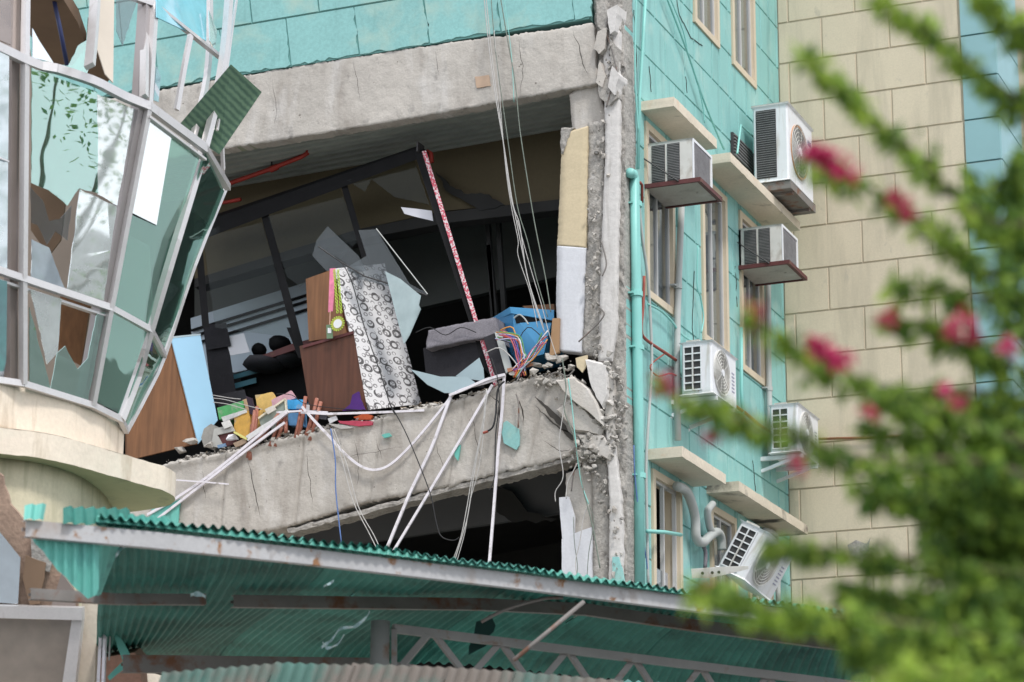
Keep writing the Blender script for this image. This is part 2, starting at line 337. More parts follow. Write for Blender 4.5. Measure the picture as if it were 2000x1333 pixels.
def fract(p, f=6., seed=0.):
    q = V(p)*f+V((seed, seed*.7, -seed)); return noise.noise(q)+.5*noise.noise(q*2.1)+.25*noise.noise(q*4.3)
def jagged(pts, closed=True, step=.05, amp=.02, seed=0, skip=()):
    """break straight edges of an outline into an uneven line (in its own plane, plus nothing out of it)"""
    o = []; n = len(pts)
    nrm = (V(pts[1])-V(pts[0])).cross(V(pts[2])-V(pts[1])) if n > 2 else V((0, 0, 0))
    if nrm.length < 1e-9: nrm = V((0, 1, 0))
    nrm.normalize()
    for i in range(n if closed else n-1):
        a, b = V(pts[i]), V(pts[(i+1) % n]); L = (b-a).length; k = max(1, int(L/step))
        d = (b-a).normalized(); sd = d.cross(nrm)
        o.append(a)
        if i in skip: continue
        for j in range(1, k):
            p = a+(b-a)*(j/k); o.append(p+sd*fract(p, 9, seed+i)*amp+d*fract(p, 7, seed+5+i)*amp*.4)
    if not closed: o.append(V(pts[-1]))
    return o
def resample(pts, n):
    pts = [V(p) for p in pts]; ls = [0]
    for a, b in zip(pts, pts[1:]): ls.append(ls[-1]+(b-a).length)
    o = []
    for i in range(n):
        t = ls[-1]*i/(n-1); k = 0
        while k < len(ls)-2 and ls[k+1] < t: k += 1
        u = (t-ls[k])/max(1e-9, ls[k+1]-ls[k]); o.append(pts[k].lerp(pts[k+1], min(1, max(0, u))))
    return o
def slab(A, B, off, nu=60, nv=12, amp=.01, eamp=.015, freq=7., seed=0., push=None):
    """closed block between two edge lines A and B, thickness vector off (away from the viewer), uneven face and edges"""
    A = resample(A, nu); B = resample(B, nu); off = V(off); n = -off.normalized(); mb = MB(); vs = []
    for j in range(nv):
        for i in range(nu):
            p = A[i].lerp(B[i], j/(nv-1))
            d = (B[i]-A[i]).normalized(); e = fract(p, freq, seed)*amp*.55+noise.noise(p*freq*4)*amp*.35
            if j in (0, nv-1):
                jg = .45*fract(p, freq*1.3, seed+9)+.55*noise.noise(p*freq*6+V((seed, 0, 0)))+.9*max(0, fract(p, freq*.9, seed+2)-.35)
                p = p+d*jg*eamp*(1 if j == 0 else -1) - n*abs(fract(p, freq*3, seed+3))*eamp*.9
            elif j in (1, nv-2): e -= max(0, fract(p, freq*2.2, seed+13))*eamp*.5
            if i in (0, nu-1): p = p+(A[1]-A[0]).normalized()*fract(p, freq*1.6, seed+19)*eamp
            if push: e += push(i/(nu-1), j/(nv-1))
            vs.append(p+n*e)
    fs = [(j*nu+i, j*nu+i+1, (j+1)*nu+i+1, (j+1)*nu+i) for j in range(nv-1) for i in range(nu-1)]
    N = len(vs)
    ring = [i for i in range(nu)]+[j*nu+nu-1 for j in range(1, nv)]+[(nv-1)*nu+i for i in range(nu-2, -1, -1)]+[j*nu for j in range(nv-2, 0, -1)]
    for r_ in ring: vs.append(vs[r_]+off)
    k = len(ring)
    fs += [(ring[i], N+i, N+(i+1) % k, ring[(i+1) % k]) for i in range(k)]
    # back strip
    ai = list(range(nu)); bi = [nu-1+nv-1+i for i in range(nu)]
    bi = [(nu-1)+(nv-1)+(nu-1-i) for i in range(nu)]
    fs += [(N+ai[i], N+bi[i], N+bi[i+1], N+ai[i+1]) for i in range(nu-1)]
    mb.nfront = (nv-1)*(nu-1)
    return mb.add(vs, fs)
def chunk(c, s, seed, flat=1.):
    r_ = random.Random(seed); b = bmesh.new()
    for _ in range(11):
        v = V((r_.gauss(0, 1), r_.gauss(0, 1), r_.gauss(0, 1))).normalized()*r_.uniform(.7, 1.1)
        b.verts.new((v.x*s[0], v.y*s[1], v.z*s[2]*flat))
    res = bmesh.ops.convex_hull(b, input=b.verts)
    bmesh.ops.delete(b, geom=[g for g in res['geom_interior'] if isinstance(g, bmesh.types.BMVert)], context='VERTS')
    b.verts.index_update(); rot = Matrix.Rotation(r_.uniform(0, 6), 3, 'Z') @ Matrix.Rotation(r_.uniform(-.6, .6), 3, 'X')
    vs = [rot @ v.co + V(c) for v in b.verts]; fs = [tuple(v.index for v in f.verts) for f in b.faces]; b.free()
    return vs, fs
def rects_minus(rects, holes):
    for h in holes:
        o = []
        for (a0, b0, a1, b1) in rects:
            if h[2] <= a0 or h[0] >= a1 or h[3] <= b0 or h[1] >= b1: o.append((a0, b0, a1, b1)); continue
            if h[0] > a0: o.append((a0, b0, h[0], b1))
            if h[2] < a1: o.append((h[2], b0, a1, b1))
            m0, m1 = max(a0, h[0]), min(a1, h[2])
            if h[1] > b0: o.append((m0, b0, m1, h[1]))
            if h[3] < b1: o.append((m0, h[3], m1, b1))
        rects = [r_ for r_ in o if r_[2]-r_[0] > .012 and r_[3]-r_[1] > .012]
    return rects
def tile(rect, to3, out, t=.014, g=.009, ch=.007, ga=None):
    """one raised block: rect in wall coordinates, to3 maps (a,b)->point, out = outward unit vector"""
    a0, b0, a1, b1 = rect; ga = ga or g; a0 += ga/2; b0 += g/2; a1 -= ga/2; b1 -= g/2
    q = [(a0, b0), (a1, b0), (a1, b1), (a0, b1)]; qi = [(a0+ch, b0+ch), (a1-ch, b0+ch), (a1-ch, b1-ch), (a0+ch, b1-ch)]
    mb = MB(); o = V(out)
    k = rnd.uniform(-.0015, .0015)
    mb.add([to3(*p) for p in q]+[to3(*p)+o*(t+k) for p in qi], [(4, 5, 6, 7)]+[(i, (i+1) % 4, (i+1) % 4+4, i+4) for i in range(4)])
    return mb

# ================================================================== THE SETTING
struct('ground', MB().add([(-300, -300, 0), (300, -300, 0), (300, 500, 0), (-300, 500, 0)], [(0, 1, 2, 3)]), mat('ground_asphalt', (.16, .155, .15), .9, .2, .4, .15, 12))
struct('pavement', MB().box((-30, 14, .004), (XC+3, 40, .14)), mat('pavement_concrete', (.33, .32, .30), .9, .12, .8, .1, 20))

# ================================================================== DAMAGED BUILDING
bld = thing('damaged_building', 'teal building torn open at its corner, bare concrete beams sagging around a dark room', 'building', (XC-3, YF+3, 0))
# ---- side wall (plane X = XC), wall coordinates (y, z)
Z_C = 11.675; RH = .5325
side_to3 = lambda a, b: V((XC, a, b))
wins = {  # name: (y0, z0, y1, z1)
 'u1': (24.72, 12.66, 25.58, 14.6), 'u2': (26.06, 12.66, 26.93, 14.6), 'u3': (23.2, 16.1, 24.1, 17.9),
 'A': (23.12, 9.05, 23.98, 10.93), 'B': (24.88, 9.05, 25.74, 10.93), 'C': (26.20, 9.05, 27.06, 10.93),
 'D': (23.24, 5.42, 24.10, 7.28), 'E': (25.02, 5.42, 25.88, 7.28), 'G': (26.3, 5.42, 27.16, 7.28)}
holes = list(wins.values())
Y0, Y1, Z0, Z1 = YF+.10, YB, 0., 15.6
mb = MB()
zc = sorted({Z0, Z1} | {h[1] for h in holes if h[1] < Z1} | {h[3] for h in holes if h[3] < Z1})
for (a0, b0, a1, b1) in rects_minus([(Y0, Z0, Y1, Z1)], holes):
    mb.box((XC-.16, a0, b0), (XC-.014, a1, b1))
part('side_wall', mb, m_joint, bld)
row = 0; z = Z_C-RH*12
while z < Z1:
    if z+RH > 3.4:
        y = Y0-.31 if row % 2 else Y0
        while y < Y1:
            for r_ in rects_minus([(max(y, Y0), z, min(y+.62, Y1), min(z+RH, Z1))], holes):
                if r_[2]-r_[0] > .03 and r_[3]-r_[1] > .03:
                    part('wall_block', tile(r_, lambda a, b: V((XC-.014, a, b)), (1, 0, 0), ga=.024), m_teal, bld, recalc=False)
            y += .62
    z += RH; row += 1
def window(nm, mull=.45, dark=False, curtain=True, opened=False):
    y0, z0, y1, z1 = wins[nm]; fw = .075
    mb = MB(); x0, x1 = XC-.15, XC+.02
    mb.box((x0, y0, z0), (x1, y0+fw, z1)); mb.box((x0, y1-fw, z0), (x1, y1, z1))
    mb.box((x0, y0+fw, z0), (x1-.002, y1-fw, z0+fw)); mb.box((x0, y0+fw, z1-fw), (x1-.002, y1-fw, z1))
    f = part('window', mb, m_frame, bld)
    s = MB(); xs = XC-.04
    a0, a1, b0, b1 = y0+fw, y1-fw, z0+fw, z1-fw
    ym = a0+(a1-a0)*mull
    for a in (a0, ym, a1-.03): s.box((xs-.02, a, b0), (xs+.02, a+.03, b1))
    s.box((xs-.019, a0, b0), (xs+.019, a1, b0+.03)); s.box((xs-.019, a0, b1-.03), (xs+.019, a1, b1))
    part('sash', s, m_sash, f)
    g = MB()
    if not opened: g.box((xs-.004, a0+.01, b0+.01), (xs+.002, a1-.01, b1-.01))
    else: g.box((xs-.004, a0+.01, b0+.01), (xs+.002, ym, b0+(b1-b0)*.48))
    part('pane', g, g_win, f)
    if curtain:
        c = MB(); n = 26; vs = []
        for k in range(n+1):
            yy = a0+(a1-a0)*k/n; xx = xs-.06+.02*math.sin(k*1.9)+.01*math.sin(k*3.1)
            vs += [(xx, yy, b0-.05), (xx, yy, b1+.05)]
        c.add(vs, [(2*k, 2*k+2, 2*k+3, 2*k+1) for k in range(n)])
        part('curtain', c, m_curtain, f, smooth=True, recalc=False)
    return f
for nm in wins: window(nm, curtain=(nm not in ('D',)), opened=(nm == 'D'))
d = wins['D']
part('curtain', MB().add([(XC-.12, d[0], d[1]), (XC-.12, d[2], d[1]), (XC-.12, d[2], d[1]+.95), (XC-.12, d[0], d[1]+.9)], [(0, 1, 2, 3)]), m_curtain, bld, label='grey curtain in the lower broken window', recalc=False)
part('shutter', MB().box((XC-.30, d[0]+.02, d[1]+1.0), (XC-.26, d[0]+.42, d[3]-.05)), mat('green_shutter', (.03, .16, .12), .6), bld)
# ledges over the windows
def ledge(ya, yb, z, wd=.36, t=.105, mt=None):
    mb = slab([V((XC+wd, ya, z+t)), V((XC+wd, yb, z+t))], [V((XC+wd, ya, z)), V((XC+wd, yb, z))], (-wd-.01, 0, 0), 40, 4, .003, .006, 8, ya)
    return part('window_ledge', mb, mt or m_ledge, bld)
ledge(23.02, 24.38, 11.005); ledge(24.84, 27.42, 11.01); ledge(23.14, 24.5, 7.35); ledge(24.93, 27.42, 7.37, mt=mat('scorched_ledge', (.60, .53, .42), .75, .08, 3, .06, 40, .1, 40, dirt=[((.05, .045, .04), 1.6, .50, .62, (1, 1, 1)), ((.62, .42, .28), 2.4, .64, .78, (1, 1, 1))]))

# ---- front: upper wall of teal blocks (bottom edge ragged)
ZT = 11.86; KS = -.15
def ft3(a, b): return V((a+KS*(b-ZT), YF-.012, b))
def fpx(x, y): return F(x, y)
XL = -17.5
mb = MB().prism([(XL, YF, ZT-.01), (XC-.34, YF, ZT-.01), (XC-.34, YF, 15.6), (XL, YF, 15.6)], (0, .2, 0))
part('front_wall', mb, m_joint, bld)
row = 0; z = ZT+.03
for row in range(7):
    jx = [F(582, 121).x, F(723, 100).x, F(861, 84).x, F(991, 62).x, F(1123, 41).x]
    wdt = .82; xr = jx[-1] + (0 if row % 2 == 0 else wdt/2)
    xs = [xr-wdt*k for k in range(-1, 13)]
    for x in xs:
        a0, a1 = x, x+wdt; a1 = min(a1, XC-.30); 
        if a1-a0 < .05 or a1 < XL: continue
        b0, b1 = z, z+RH
        if row == 0:
            g = .008
            q = [ft3(a0+g, b1-g), ft3(a0+g, b0-.03)] ; e = jagged([ft3(a0+g, b0-.03), ft3(a1-g, b0-.02), ft3(a1-g, b1-g)], False, .05, .035, seed=x)
            k = max(1, int((a1-a0)/.05)); e = [q[0]]+e
            part('wall_block', MB().prism(e, (0, .024, 0)), m_tealf, bld)
        else:
            part('wall_block', tile((a0, b0, a1, b1), lambda a, b: ft3(a, b)+V((0, .012, 0)), (0, -1, 0), .02), m_tealf, bld, recalc=False)
    z += RH
# ---- upper beam
top = [F(x, y) for x, y in ((150, 205), (460, 152), (700, 112), (900, 82), (1080, 62), (1155, 48), (1163, 90), (1168, 130))]
top = [F(x, y) for x, y in ((100, 214), (460, 150), (700, 110), (900, 80), (1080, 58), (1158, 44))]
bot = [F(x, y) for x, y in ((100, 350), (440, 291), (620, 262), (800, 232), (1000, 195), (1168, 164))]
part('upper_beam', slab(top, bot, (0, .15, 0), 300, 30, .012, .022, 6, 1), m_conc, bld, smooth=True)
# a clay patch on the beam
a = [F(x, y, -.012) for x, y in ((927, 150), (955, 147), (958, 168), (931, 172))]
part('patch', MB().prism(jagged(a, True, .03, .008), (0, .03, 0)), mat('clay_patch', (.47, .34, .25), .9, .1, 8), bld)
# soffit strip and metal deck ceiling
zb = F(1165, 165).z
def Fz(x, y, dy): return F(x, y, dy)
part('soffit', MB().prism([F(430, 294, .03), F(1160, 166, .03), F(1150, 176, .16), F(430, 304, .16)], (0, 0, .05)), mat('soffit_green_grey', (.30, .32, .24), .85, .1, 4), bld)
xd0, xd1 = F(430, 310, .20), F(1118, 186, .20)
zsl = (xd1.z-xd0.z)/(xd1.x-xd0.x)
dz_ = lambda x: xd1.z+.05+zsl*(x-xd1.x)
YD = Zp(898, 288, dz_(F(898, 288, 1).x)).y; DY = YD-YF
prof = [(YF+.17, 0)]; nr = 8; st = (YD+.1-YF-.17)/nr
for k in range(nr):
    y_ = YF+.17+st*k; prof += [(y_+st*.45, 0), (y_+st*.55, .09), (y_+st*.90, .09), (y_+st, 0)]
vs = []
for (yy, dz) in prof:
    for xx in (-17, XC-.2): vs.append((xx, yy, dz_(xx)+dz))
fs = [(2*k, 2*k+2, 2*k+3, 2*k+1) for k in range(len(prof)-1)]
part('ceiling_deck', MB().add(vs, fs), m_deck, bld, recalc=False)
# ---- lower beam (sagging)
top = [F(x, y) for x, y in ((150, 960), (250, 925), (330, 905), (420, 888), (480, 876), (560, 856), (640, 838), (730, 822), (800, 800), (870, 790), (960, 762), (1010, 745), (1060, 735), (1100, 742), (1150, 790), (1178, 850))]
bot = [F(x, y) for x, y in ((150, 1100), (330, 1068), (450, 1050), (560, 1030), (700, 985), (850, 955), (1000, 920), (1080, 900), (1128, 886), (1150, 872), (1165, 862), (1180, 855))]
def pushl(u, v): return .03*math.exp(-((v-.02)/.04)**2) - .02*(abs(math.sin(u*3.14*7))<.03)
part('lower_beam', slab(top, bot, (0, .40, 0), 320, 30, .014, .034, 6, 5, pushl), m_conc, bld, smooth=True)
part('beam_lip', slab([F(x, y, .02) for x, y in ((560, 1033), (850, 957), (1128, 888))], [F(x, y, .02) for x, y in ((562, 1043), (850, 967), (1128, 897))], (0, .2, 0), 60, 3, .01, .02, 9, 3), m_rough, bld)
# cracks: thin dark recess strips standing as broken edges on the beam
def crack(pts, w, Y=-.02, name='crack'):
    q = [F(x, y, Y) for x, y in pts]; q = jagged(q, False, .04, .02)
    L, Rr = [], []
    for i, p in enumerate(q):
        t = i/(len(q)-1); ww = w*(math.sin(math.pi*min(1, max(.04, t))))*(.6+.6*abs(fract(p, 11)))
        d = (q[min(i+1, len(q)-1)]-q[max(0, i-1)]).normalized(); s_ = d.cross(V((0, 1, 0)))
        L.append(p+s_*ww); Rr.append(p-s_*ww)
    mb = MB(); n = len(L); mb.add(L+Rr, [(i, i+1, n+i+1, n+i) for i in range(n-1)])
    return part(name, mb, mat('crack_depth', (.05, .045, .04), .95, .2, 8), bld, recalc=False)
crack([(1045, 775), (1085, 815), (1110, 850), (1140, 875)], .035, -.03)
crack([(1045, 792), (1075, 822), (1125, 855)], .012, -.03)
crack([(955, 770), (975, 790), (975, 840)], .008, -.03); crack([(1008, 765), (1020, 800), (1022, 840)], .008, -.03)
crack([(483, 890), (495, 950), (510, 1015)], .006, -.03); crack([(735, 860), (745, 900)], .004, -.03)
for c_, w_ in ((((690, 118), (705, 200)), .003), (((1010, 75), (1022, 130), (1016, 190)), .004), (((530, 150), (540, 215), (536, 260)), .003), (((1120, 60), (1135, 110), (1150, 150)), .006), (((850, 100), (856, 150)), .003),
    (((600, 880), (606, 950), (612, 1000)), .004), (((690, 850), (700, 905), (696, 960)), .003), (((850, 860), (862, 900), (870, 940)), .003), (((920, 800), (928, 850), (940, 910)), .004), (((395, 920), (402, 980)), .004), (((1060, 860), (1090, 880), (1130, 880)), .005), (((640, 900), (720, 885), (790, 872)), .0025)): crack(c_, w_, -.03)
# teal finish still stuck on the beam
for q in (((983, 826), (990, 822), (1013, 838), (1014, 870), (1008, 879), (984, 866), (980, 845)), ((886, 874), (899, 869), (894, 900), (888, 892)), ((330, 985), (352, 975), (345, 1035), (330, 1035)), ((745, 850), (760, 846), (765, 852), (750, 856)), ((296, 985), (330, 975), (338, 1040), (296, 1040))):
    part('finish_flake', MB().prism(jagged([F(x, y, -.035) for x, y in q], True, .04, .008), (0, .02, 0)), m_tealsheet if q[0][0] != 983 else m_tealf, bld)

def scrack(pts, w=.006):
    q = jagged([S(x, y, .004) for x, y in pts], False, .05, .015); mb = MB()
    for a, b in zip(q, q[1:]): mb.bar(a, b, w, .006, (1, 0, 0))
    part('crack', mb, mat('crack_depth', (.05, .045, .04), .95, .2, 8), bld)
for c_ in (((1238, 20), (1243, 110), (1241, 180)), ((1339, 150), (1342, 182)), ((1356, 530), (1352, 640), (1358, 700)), ((1268, 130), (1272, 180)), ((1322, 0), (1327, 30), (1350, 75), (1372, 90)), ((1436, 520), (1440, 600)), ((1470, 900), (1476, 960))): scrack(c_)
# ---- column and pier at the corner (several broken layers)
def strip(L, Rr, dy, th, mt, name, nu=60, nv=6, amp=.01, eamp=.015, fr=8, sd=0):
    return part(name, slab([F(x, y, dy) for x, y in L], [F(x, y, dy) for x, y in Rr], (0, th, 0), nu, nv, amp, eamp, fr, sd), mt, bld, smooth=True)
strip([(1112, 185), (1118, 260), (1110, 340)], [(1165, 150), (1190, 260), (1190, 340)], .06, .4, m_conc, 'column', 30, 8, .01, .01)
strip([(1148, 240), (1146, 480), (1136, 690)], [(1182, 240), (1176, 480), (1172, 700)], .04, .4, m_rough, 'column_core', 80, 8, .03, .02, 9, 3)
strip([(1178, 60), (1182, 300), (1174, 480), (1170, 640), (1168, 705)], [(1210, 60), (1210, 300), (1207, 480), (1204, 640), (1194, 705)], -.005, .4, m_concw, 'column_render', 90, 6, .005, .010, 12, 7)
strip([(1098, 262), (1092, 400), (1088, 480)], [(1148, 246), (1146, 400), (1144, 484)], .02, .12, m_yellow, 'plaster', 60, 5, .002, .009, 9, 2)
strip([(1088, 480), (1086, 600), (1091, 684)], [(1144, 484), (1140, 600), (1135, 690)], .021, .12, m_lilac, 'plaster', 60, 5, .002, .006, 12, 4)
strip([(1096, 250), (1094, 275), (1095, 300)], [(1120, 248), (1112, 262), (1100, 300)], .012, .1, m_rough, 'plaster_break', 14, 4, .01, .02, 12, 4)
# dark ragged seam where the front face has torn from the side wall
strip([(1158, -20), (1160, 30), (1166, 90), (1170, 160), (1206, 165), (1204, 300), (1198, 480), (1192, 700), (1192, 860), (1208, 900), (1212, 1180)],
      [(1216, -20), (1216, 60), (1219, 120), (1220, 200), (1221, 300), (1219, 480), (1218, 700), (1222, 860), (1224, 900), (1224, 1180)], .05, .3, m_rough, 'torn_edge', 200, 8, .05, .012, 9, 11)
# shattered pieces along the seam top
for i, q in enumerate((((1166, 5), (1182, 0), (1190, 40), (1180, 62), (1168, 50)), ((1168, 62), (1184, 55), (1180, 95), (1170, 105), (1160, 95)), ((1186, 20), (1206, 10), (1200, 60), (1192, 66)),
                       ((1190, 75), (1208, 95), (1204, 140), (1196, 130)), ((1172, 120), (1182, 150), (1176, 170), (1164, 160)), ((1196, 130), (1208, 145), (1200, 185), (1188, 170)),
                       ((1168, 160), (1200, 150), (1206, 190), (1190, 205), (1172, 190)))):
    part('broken_piece', MB().prism(jagged([F(x, y, -.05-.02*(i % 3)) for x, y in q], True, .04, .012, i), (.02, .2, 0)), (m_rough, m_conc, m_concw)[i % 3], bld, bevel=.004)
crack([(1180, 70), (1188, 110), (1186, 150)], .05, .04, 'crack')
# lower column
strip([(1105, 925), (1104, 1000), (1100, 1080), (1100, 1200)], [(1160, 905), (1160, 1000), (1158, 1080), (1158, 1200)], .10, .4, m_conc, 'column', 60, 8, .012, .015, 7, 31)
strip([(1150, 885), (1158, 960), (1158, 1060), (1155, 1200)], [(1182, 865), (1190, 960), (1190, 1060), (1186, 1200)], .06, .4, m_rough, 'column_core', 60, 6, .015, .015, 7, 33)
strip([(1182, 840), (1190, 960), (1190, 1060), (1186, 1200)], [(1196, 840), (1212, 960), (1216, 1060), (1214, 1200)], -.005, .4, m_concw, 'column_render', 70, 6, .01, .012, 7, 35)
# corner rubble where beam met column: separate cracked pieces
crk = [((1083, 742), (1120, 735), (1150, 760), (1172, 805), (1178, 832), (1160, 815), (1110, 775)),
       ((1142, 700), (1160, 705), (1186, 712), (1188, 775), (1178, 800), (1165, 780), (1150, 740)),
       ((1112, 780), (1150, 808), (1178, 838), (1172, 852), (1120, 842), (1085, 800)),
       ((1125, 848), (1178, 850), (1196, 880), (1190, 900), (1150, 880)),
       ((1188, 715), (1198, 740), (1200, 850), (1188, 870), (1182, 810))]
for i, q in enumerate(crk):
    dy = (-.10, -.07, -.05, -.04, -.02)[i]
    p = [F(x, y, dy) for x, y in q]; c0 = sum(p, V())/len(p)
    mb = MB(); j = jagged(p, True, .05, .015, i); n = len(j)
    inner = [a.lerp(c0, .12)+V((0, -.02, 0)) for a in j]
    mb.add([a+V((0, .02, 0)) for a in j]+inner+[a+V((0, .3, 0)) for a in j], [tuple(range(n, 2*n))]+[(k, (k+1) % n, (k+1) % n+n, k+n) for k in range(n)]+[(k, k+2*n, (k+1) % n+2*n, (k+1) % n) for k in range(n)])
    part('broken_piece', mb, m_conc if i != 1 else m_concw, bld)
vs, fs = chunk(F(1152, 890, .02), (.15, .12, .17), 5)
part('broken_piece', MB().add(vs, fs), m_rough, bld)
# crumbs and lumps stuck along the torn seam and the joint; exposed bars
rj = random.Random(77); mbc = MB(); mbd = MB()
seam = resample([F(x, y, 0) for x, y in ((1180, 0), (1196, 120), (1190, 200), (1172, 260), (1164, 400), (1160, 600), (1170, 720), (1200, 760), (1206, 880), (1172, 960), (1200, 1000), (1206, 1150))], 200)
for k in range(330):
    p = seam[rj.randrange(200)]+V((rj.gauss(0, .045), -rj.uniform(-.05, .05), rj.gauss(0, .03))); s_ = rj.choice((.010, .014, .02, .028, .036))
    (mbc if k % 5 else mbd).add(*chunk(p, (s_, s_*.8, s_*1.1), k+100))
jn = [F(x, y, -.03) for x, y in ((1060, 745), (1100, 740), (1130, 790), (1165, 830), (1180, 860), (1140, 880), (1185, 740), (1150, 900), (1190, 820))]
for k in range(330):
    p = jn[rj.randrange(9)]+V((rj.gauss(0, .09), rj.uniform(-.04, .06), rj.gauss(0, .08))); s_ = rj.choice((.010, .015, .022, .032, .055))
    (mbc if k % 2 else mbd).add(*chunk(p, (s_, s_*.8, s_*.8), k+3100))
part('crumbs', mbc, m_rough, bld, kind='stuff'); part('crumbs', mbd, m_conc, bld, kind='stuff')
for pts in (((1088, 748), (1120, 770), (1138, 800)), ((1060, 742), (1085, 728), (1108, 735), (1122, 722)), ((1008, 770), (1013, 790), (1012, 836)), ((968, 790), (974, 820), (973, 858)), ((1190, 20), (1184, 60), (1196, 100), (1208, 150)), ((1174, 470), (1182, 500), (1184, 520), (1176, 540)), ((1170, 600), (1180, 615), (1160, 640), (1130, 668)), ((1200, 130), (1192, 180), (1184, 210)), ((1126, 905), (1120, 925), (1116, 960))):
    part('rebar', MB().tube(smooth_path([F(x, y, -.05) for x, y in pts], 4), .008, 6), m_steeld, bld, smooth=True)
# white plaster left on the lower column
part('plaster', MB().prism(jagged([F(x, y, .04) for x, y in ((1092, 972), (1110, 970), (1122, 1010), (1121, 1045), (1098, 1052), (1094, 1010))], True, .05, .006), (0, .03, 0)), m_lilac, bld)
part('plaster', MB().prism(jagged([F(x, y, .03) for x, y in ((1097, 1053), (1122, 1042), (1155, 1030), (1156, 1190), (1097, 1190))], True, .06, .006), (0, .04, 0)), m_lilac, bld)
part('finish_flake', MB().prism(jagged([F(x, y, -.03) for x, y in ((1196, 1088), (1208, 1088), (1222, 1145), (1222, 1175), (1192, 1175), (1196, 1130))], True, .05, .01), (0, .02, 0)), m_tealf, bld)
part('finish_flake', MB().prism(jagged([F(x, y, -.07) for x, y in ((1124, 700), (1147, 694), (1146, 712), (1137, 728), (1127, 718))], True, .03, .006), (0, .02, 0)), m_yellow, bld)
# lower front wall below (behind the canopy)
part('ground_floor_wall', MB().box((XL, YF+.35, 0), (XC-.2, YF+.5, 4.4)), m_tealf, bld)

# ---- the opened room and the room below
BK = 5.4
fz = lambda x: F(1100, 742).z + (F(330, 905).z-F(1100, 742).z)*(x-F(1100, 742).x)/(F(330, 905).x-F(1100, 742).x)
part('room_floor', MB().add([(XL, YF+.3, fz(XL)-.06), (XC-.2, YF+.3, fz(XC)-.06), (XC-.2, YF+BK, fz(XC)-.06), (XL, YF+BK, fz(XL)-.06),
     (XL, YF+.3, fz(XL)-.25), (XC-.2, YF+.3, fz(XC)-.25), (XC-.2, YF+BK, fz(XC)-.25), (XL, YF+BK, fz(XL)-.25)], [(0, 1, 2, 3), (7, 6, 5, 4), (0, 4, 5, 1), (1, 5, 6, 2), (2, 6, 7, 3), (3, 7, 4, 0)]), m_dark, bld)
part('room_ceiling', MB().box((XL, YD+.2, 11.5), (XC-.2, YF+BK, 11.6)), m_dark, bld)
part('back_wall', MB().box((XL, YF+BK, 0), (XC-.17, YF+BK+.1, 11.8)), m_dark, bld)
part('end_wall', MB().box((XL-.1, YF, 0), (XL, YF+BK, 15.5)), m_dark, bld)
part('roof', MB().box((XL-.1, YF, 15.6), (XC, YB, 15.75)), m_conc, bld)
# shaded cream inner wall hung from the ceiling with a level lower edge
part('inner_wall', MB().prism([F(380, 360, DY), F(700, 300, DY), F(1180, 215, DY), F(1180, 385, DY), F(1092, 392, DY), F(870, 412, DY), F(700, 448, DY), F(380, 545, DY)], (0, .1, 0)), m_shadecream, bld)
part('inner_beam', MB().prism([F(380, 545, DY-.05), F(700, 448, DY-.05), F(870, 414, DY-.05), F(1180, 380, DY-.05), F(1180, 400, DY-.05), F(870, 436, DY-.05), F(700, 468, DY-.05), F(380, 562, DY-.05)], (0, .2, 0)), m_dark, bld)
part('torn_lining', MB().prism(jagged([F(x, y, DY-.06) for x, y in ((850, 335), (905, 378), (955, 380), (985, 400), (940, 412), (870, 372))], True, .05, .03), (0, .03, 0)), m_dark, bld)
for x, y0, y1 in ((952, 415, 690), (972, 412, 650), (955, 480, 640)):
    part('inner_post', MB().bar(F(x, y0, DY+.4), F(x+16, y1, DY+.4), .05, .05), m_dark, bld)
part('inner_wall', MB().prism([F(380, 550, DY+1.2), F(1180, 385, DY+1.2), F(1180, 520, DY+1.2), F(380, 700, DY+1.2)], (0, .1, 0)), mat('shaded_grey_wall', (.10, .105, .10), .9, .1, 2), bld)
# pale blue wall strip with three dark louvre lines
DY2 = DY+.75
def L2(x, t): # along the strip
    y0 = 615+(553-615)*(x-400)/(205); return y0
part('inner_wall', MB().prism([F(372, 622, DY2), F(610, 548, DY2), F(632, 690, DY2), F(380, 745, DY2)], (0, .06, 0)), m_inblue, bld, label='pale blue rear wall with dark louvre lines')
for k in (24, 36, 52):
    part('louvre', MB().bar(F(374, 622+k, DY2-.03), F(625, 545+k, DY2-.03), .02, .026), m_black, bld)
for (x0, x1, yy) in ((600, 640, 300),):
    pass
# room below: dim grey wall band and torn lining
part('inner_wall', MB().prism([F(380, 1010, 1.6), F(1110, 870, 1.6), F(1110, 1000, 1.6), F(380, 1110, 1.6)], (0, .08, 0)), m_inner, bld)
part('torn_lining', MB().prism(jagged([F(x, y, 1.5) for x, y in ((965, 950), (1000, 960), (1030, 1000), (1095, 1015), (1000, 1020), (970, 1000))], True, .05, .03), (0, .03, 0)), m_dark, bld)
part('room_floor', MB().box((XL, YF+.3, 4.4), (XC-.17, YF+BK, 4.5)), m_dark, bld)
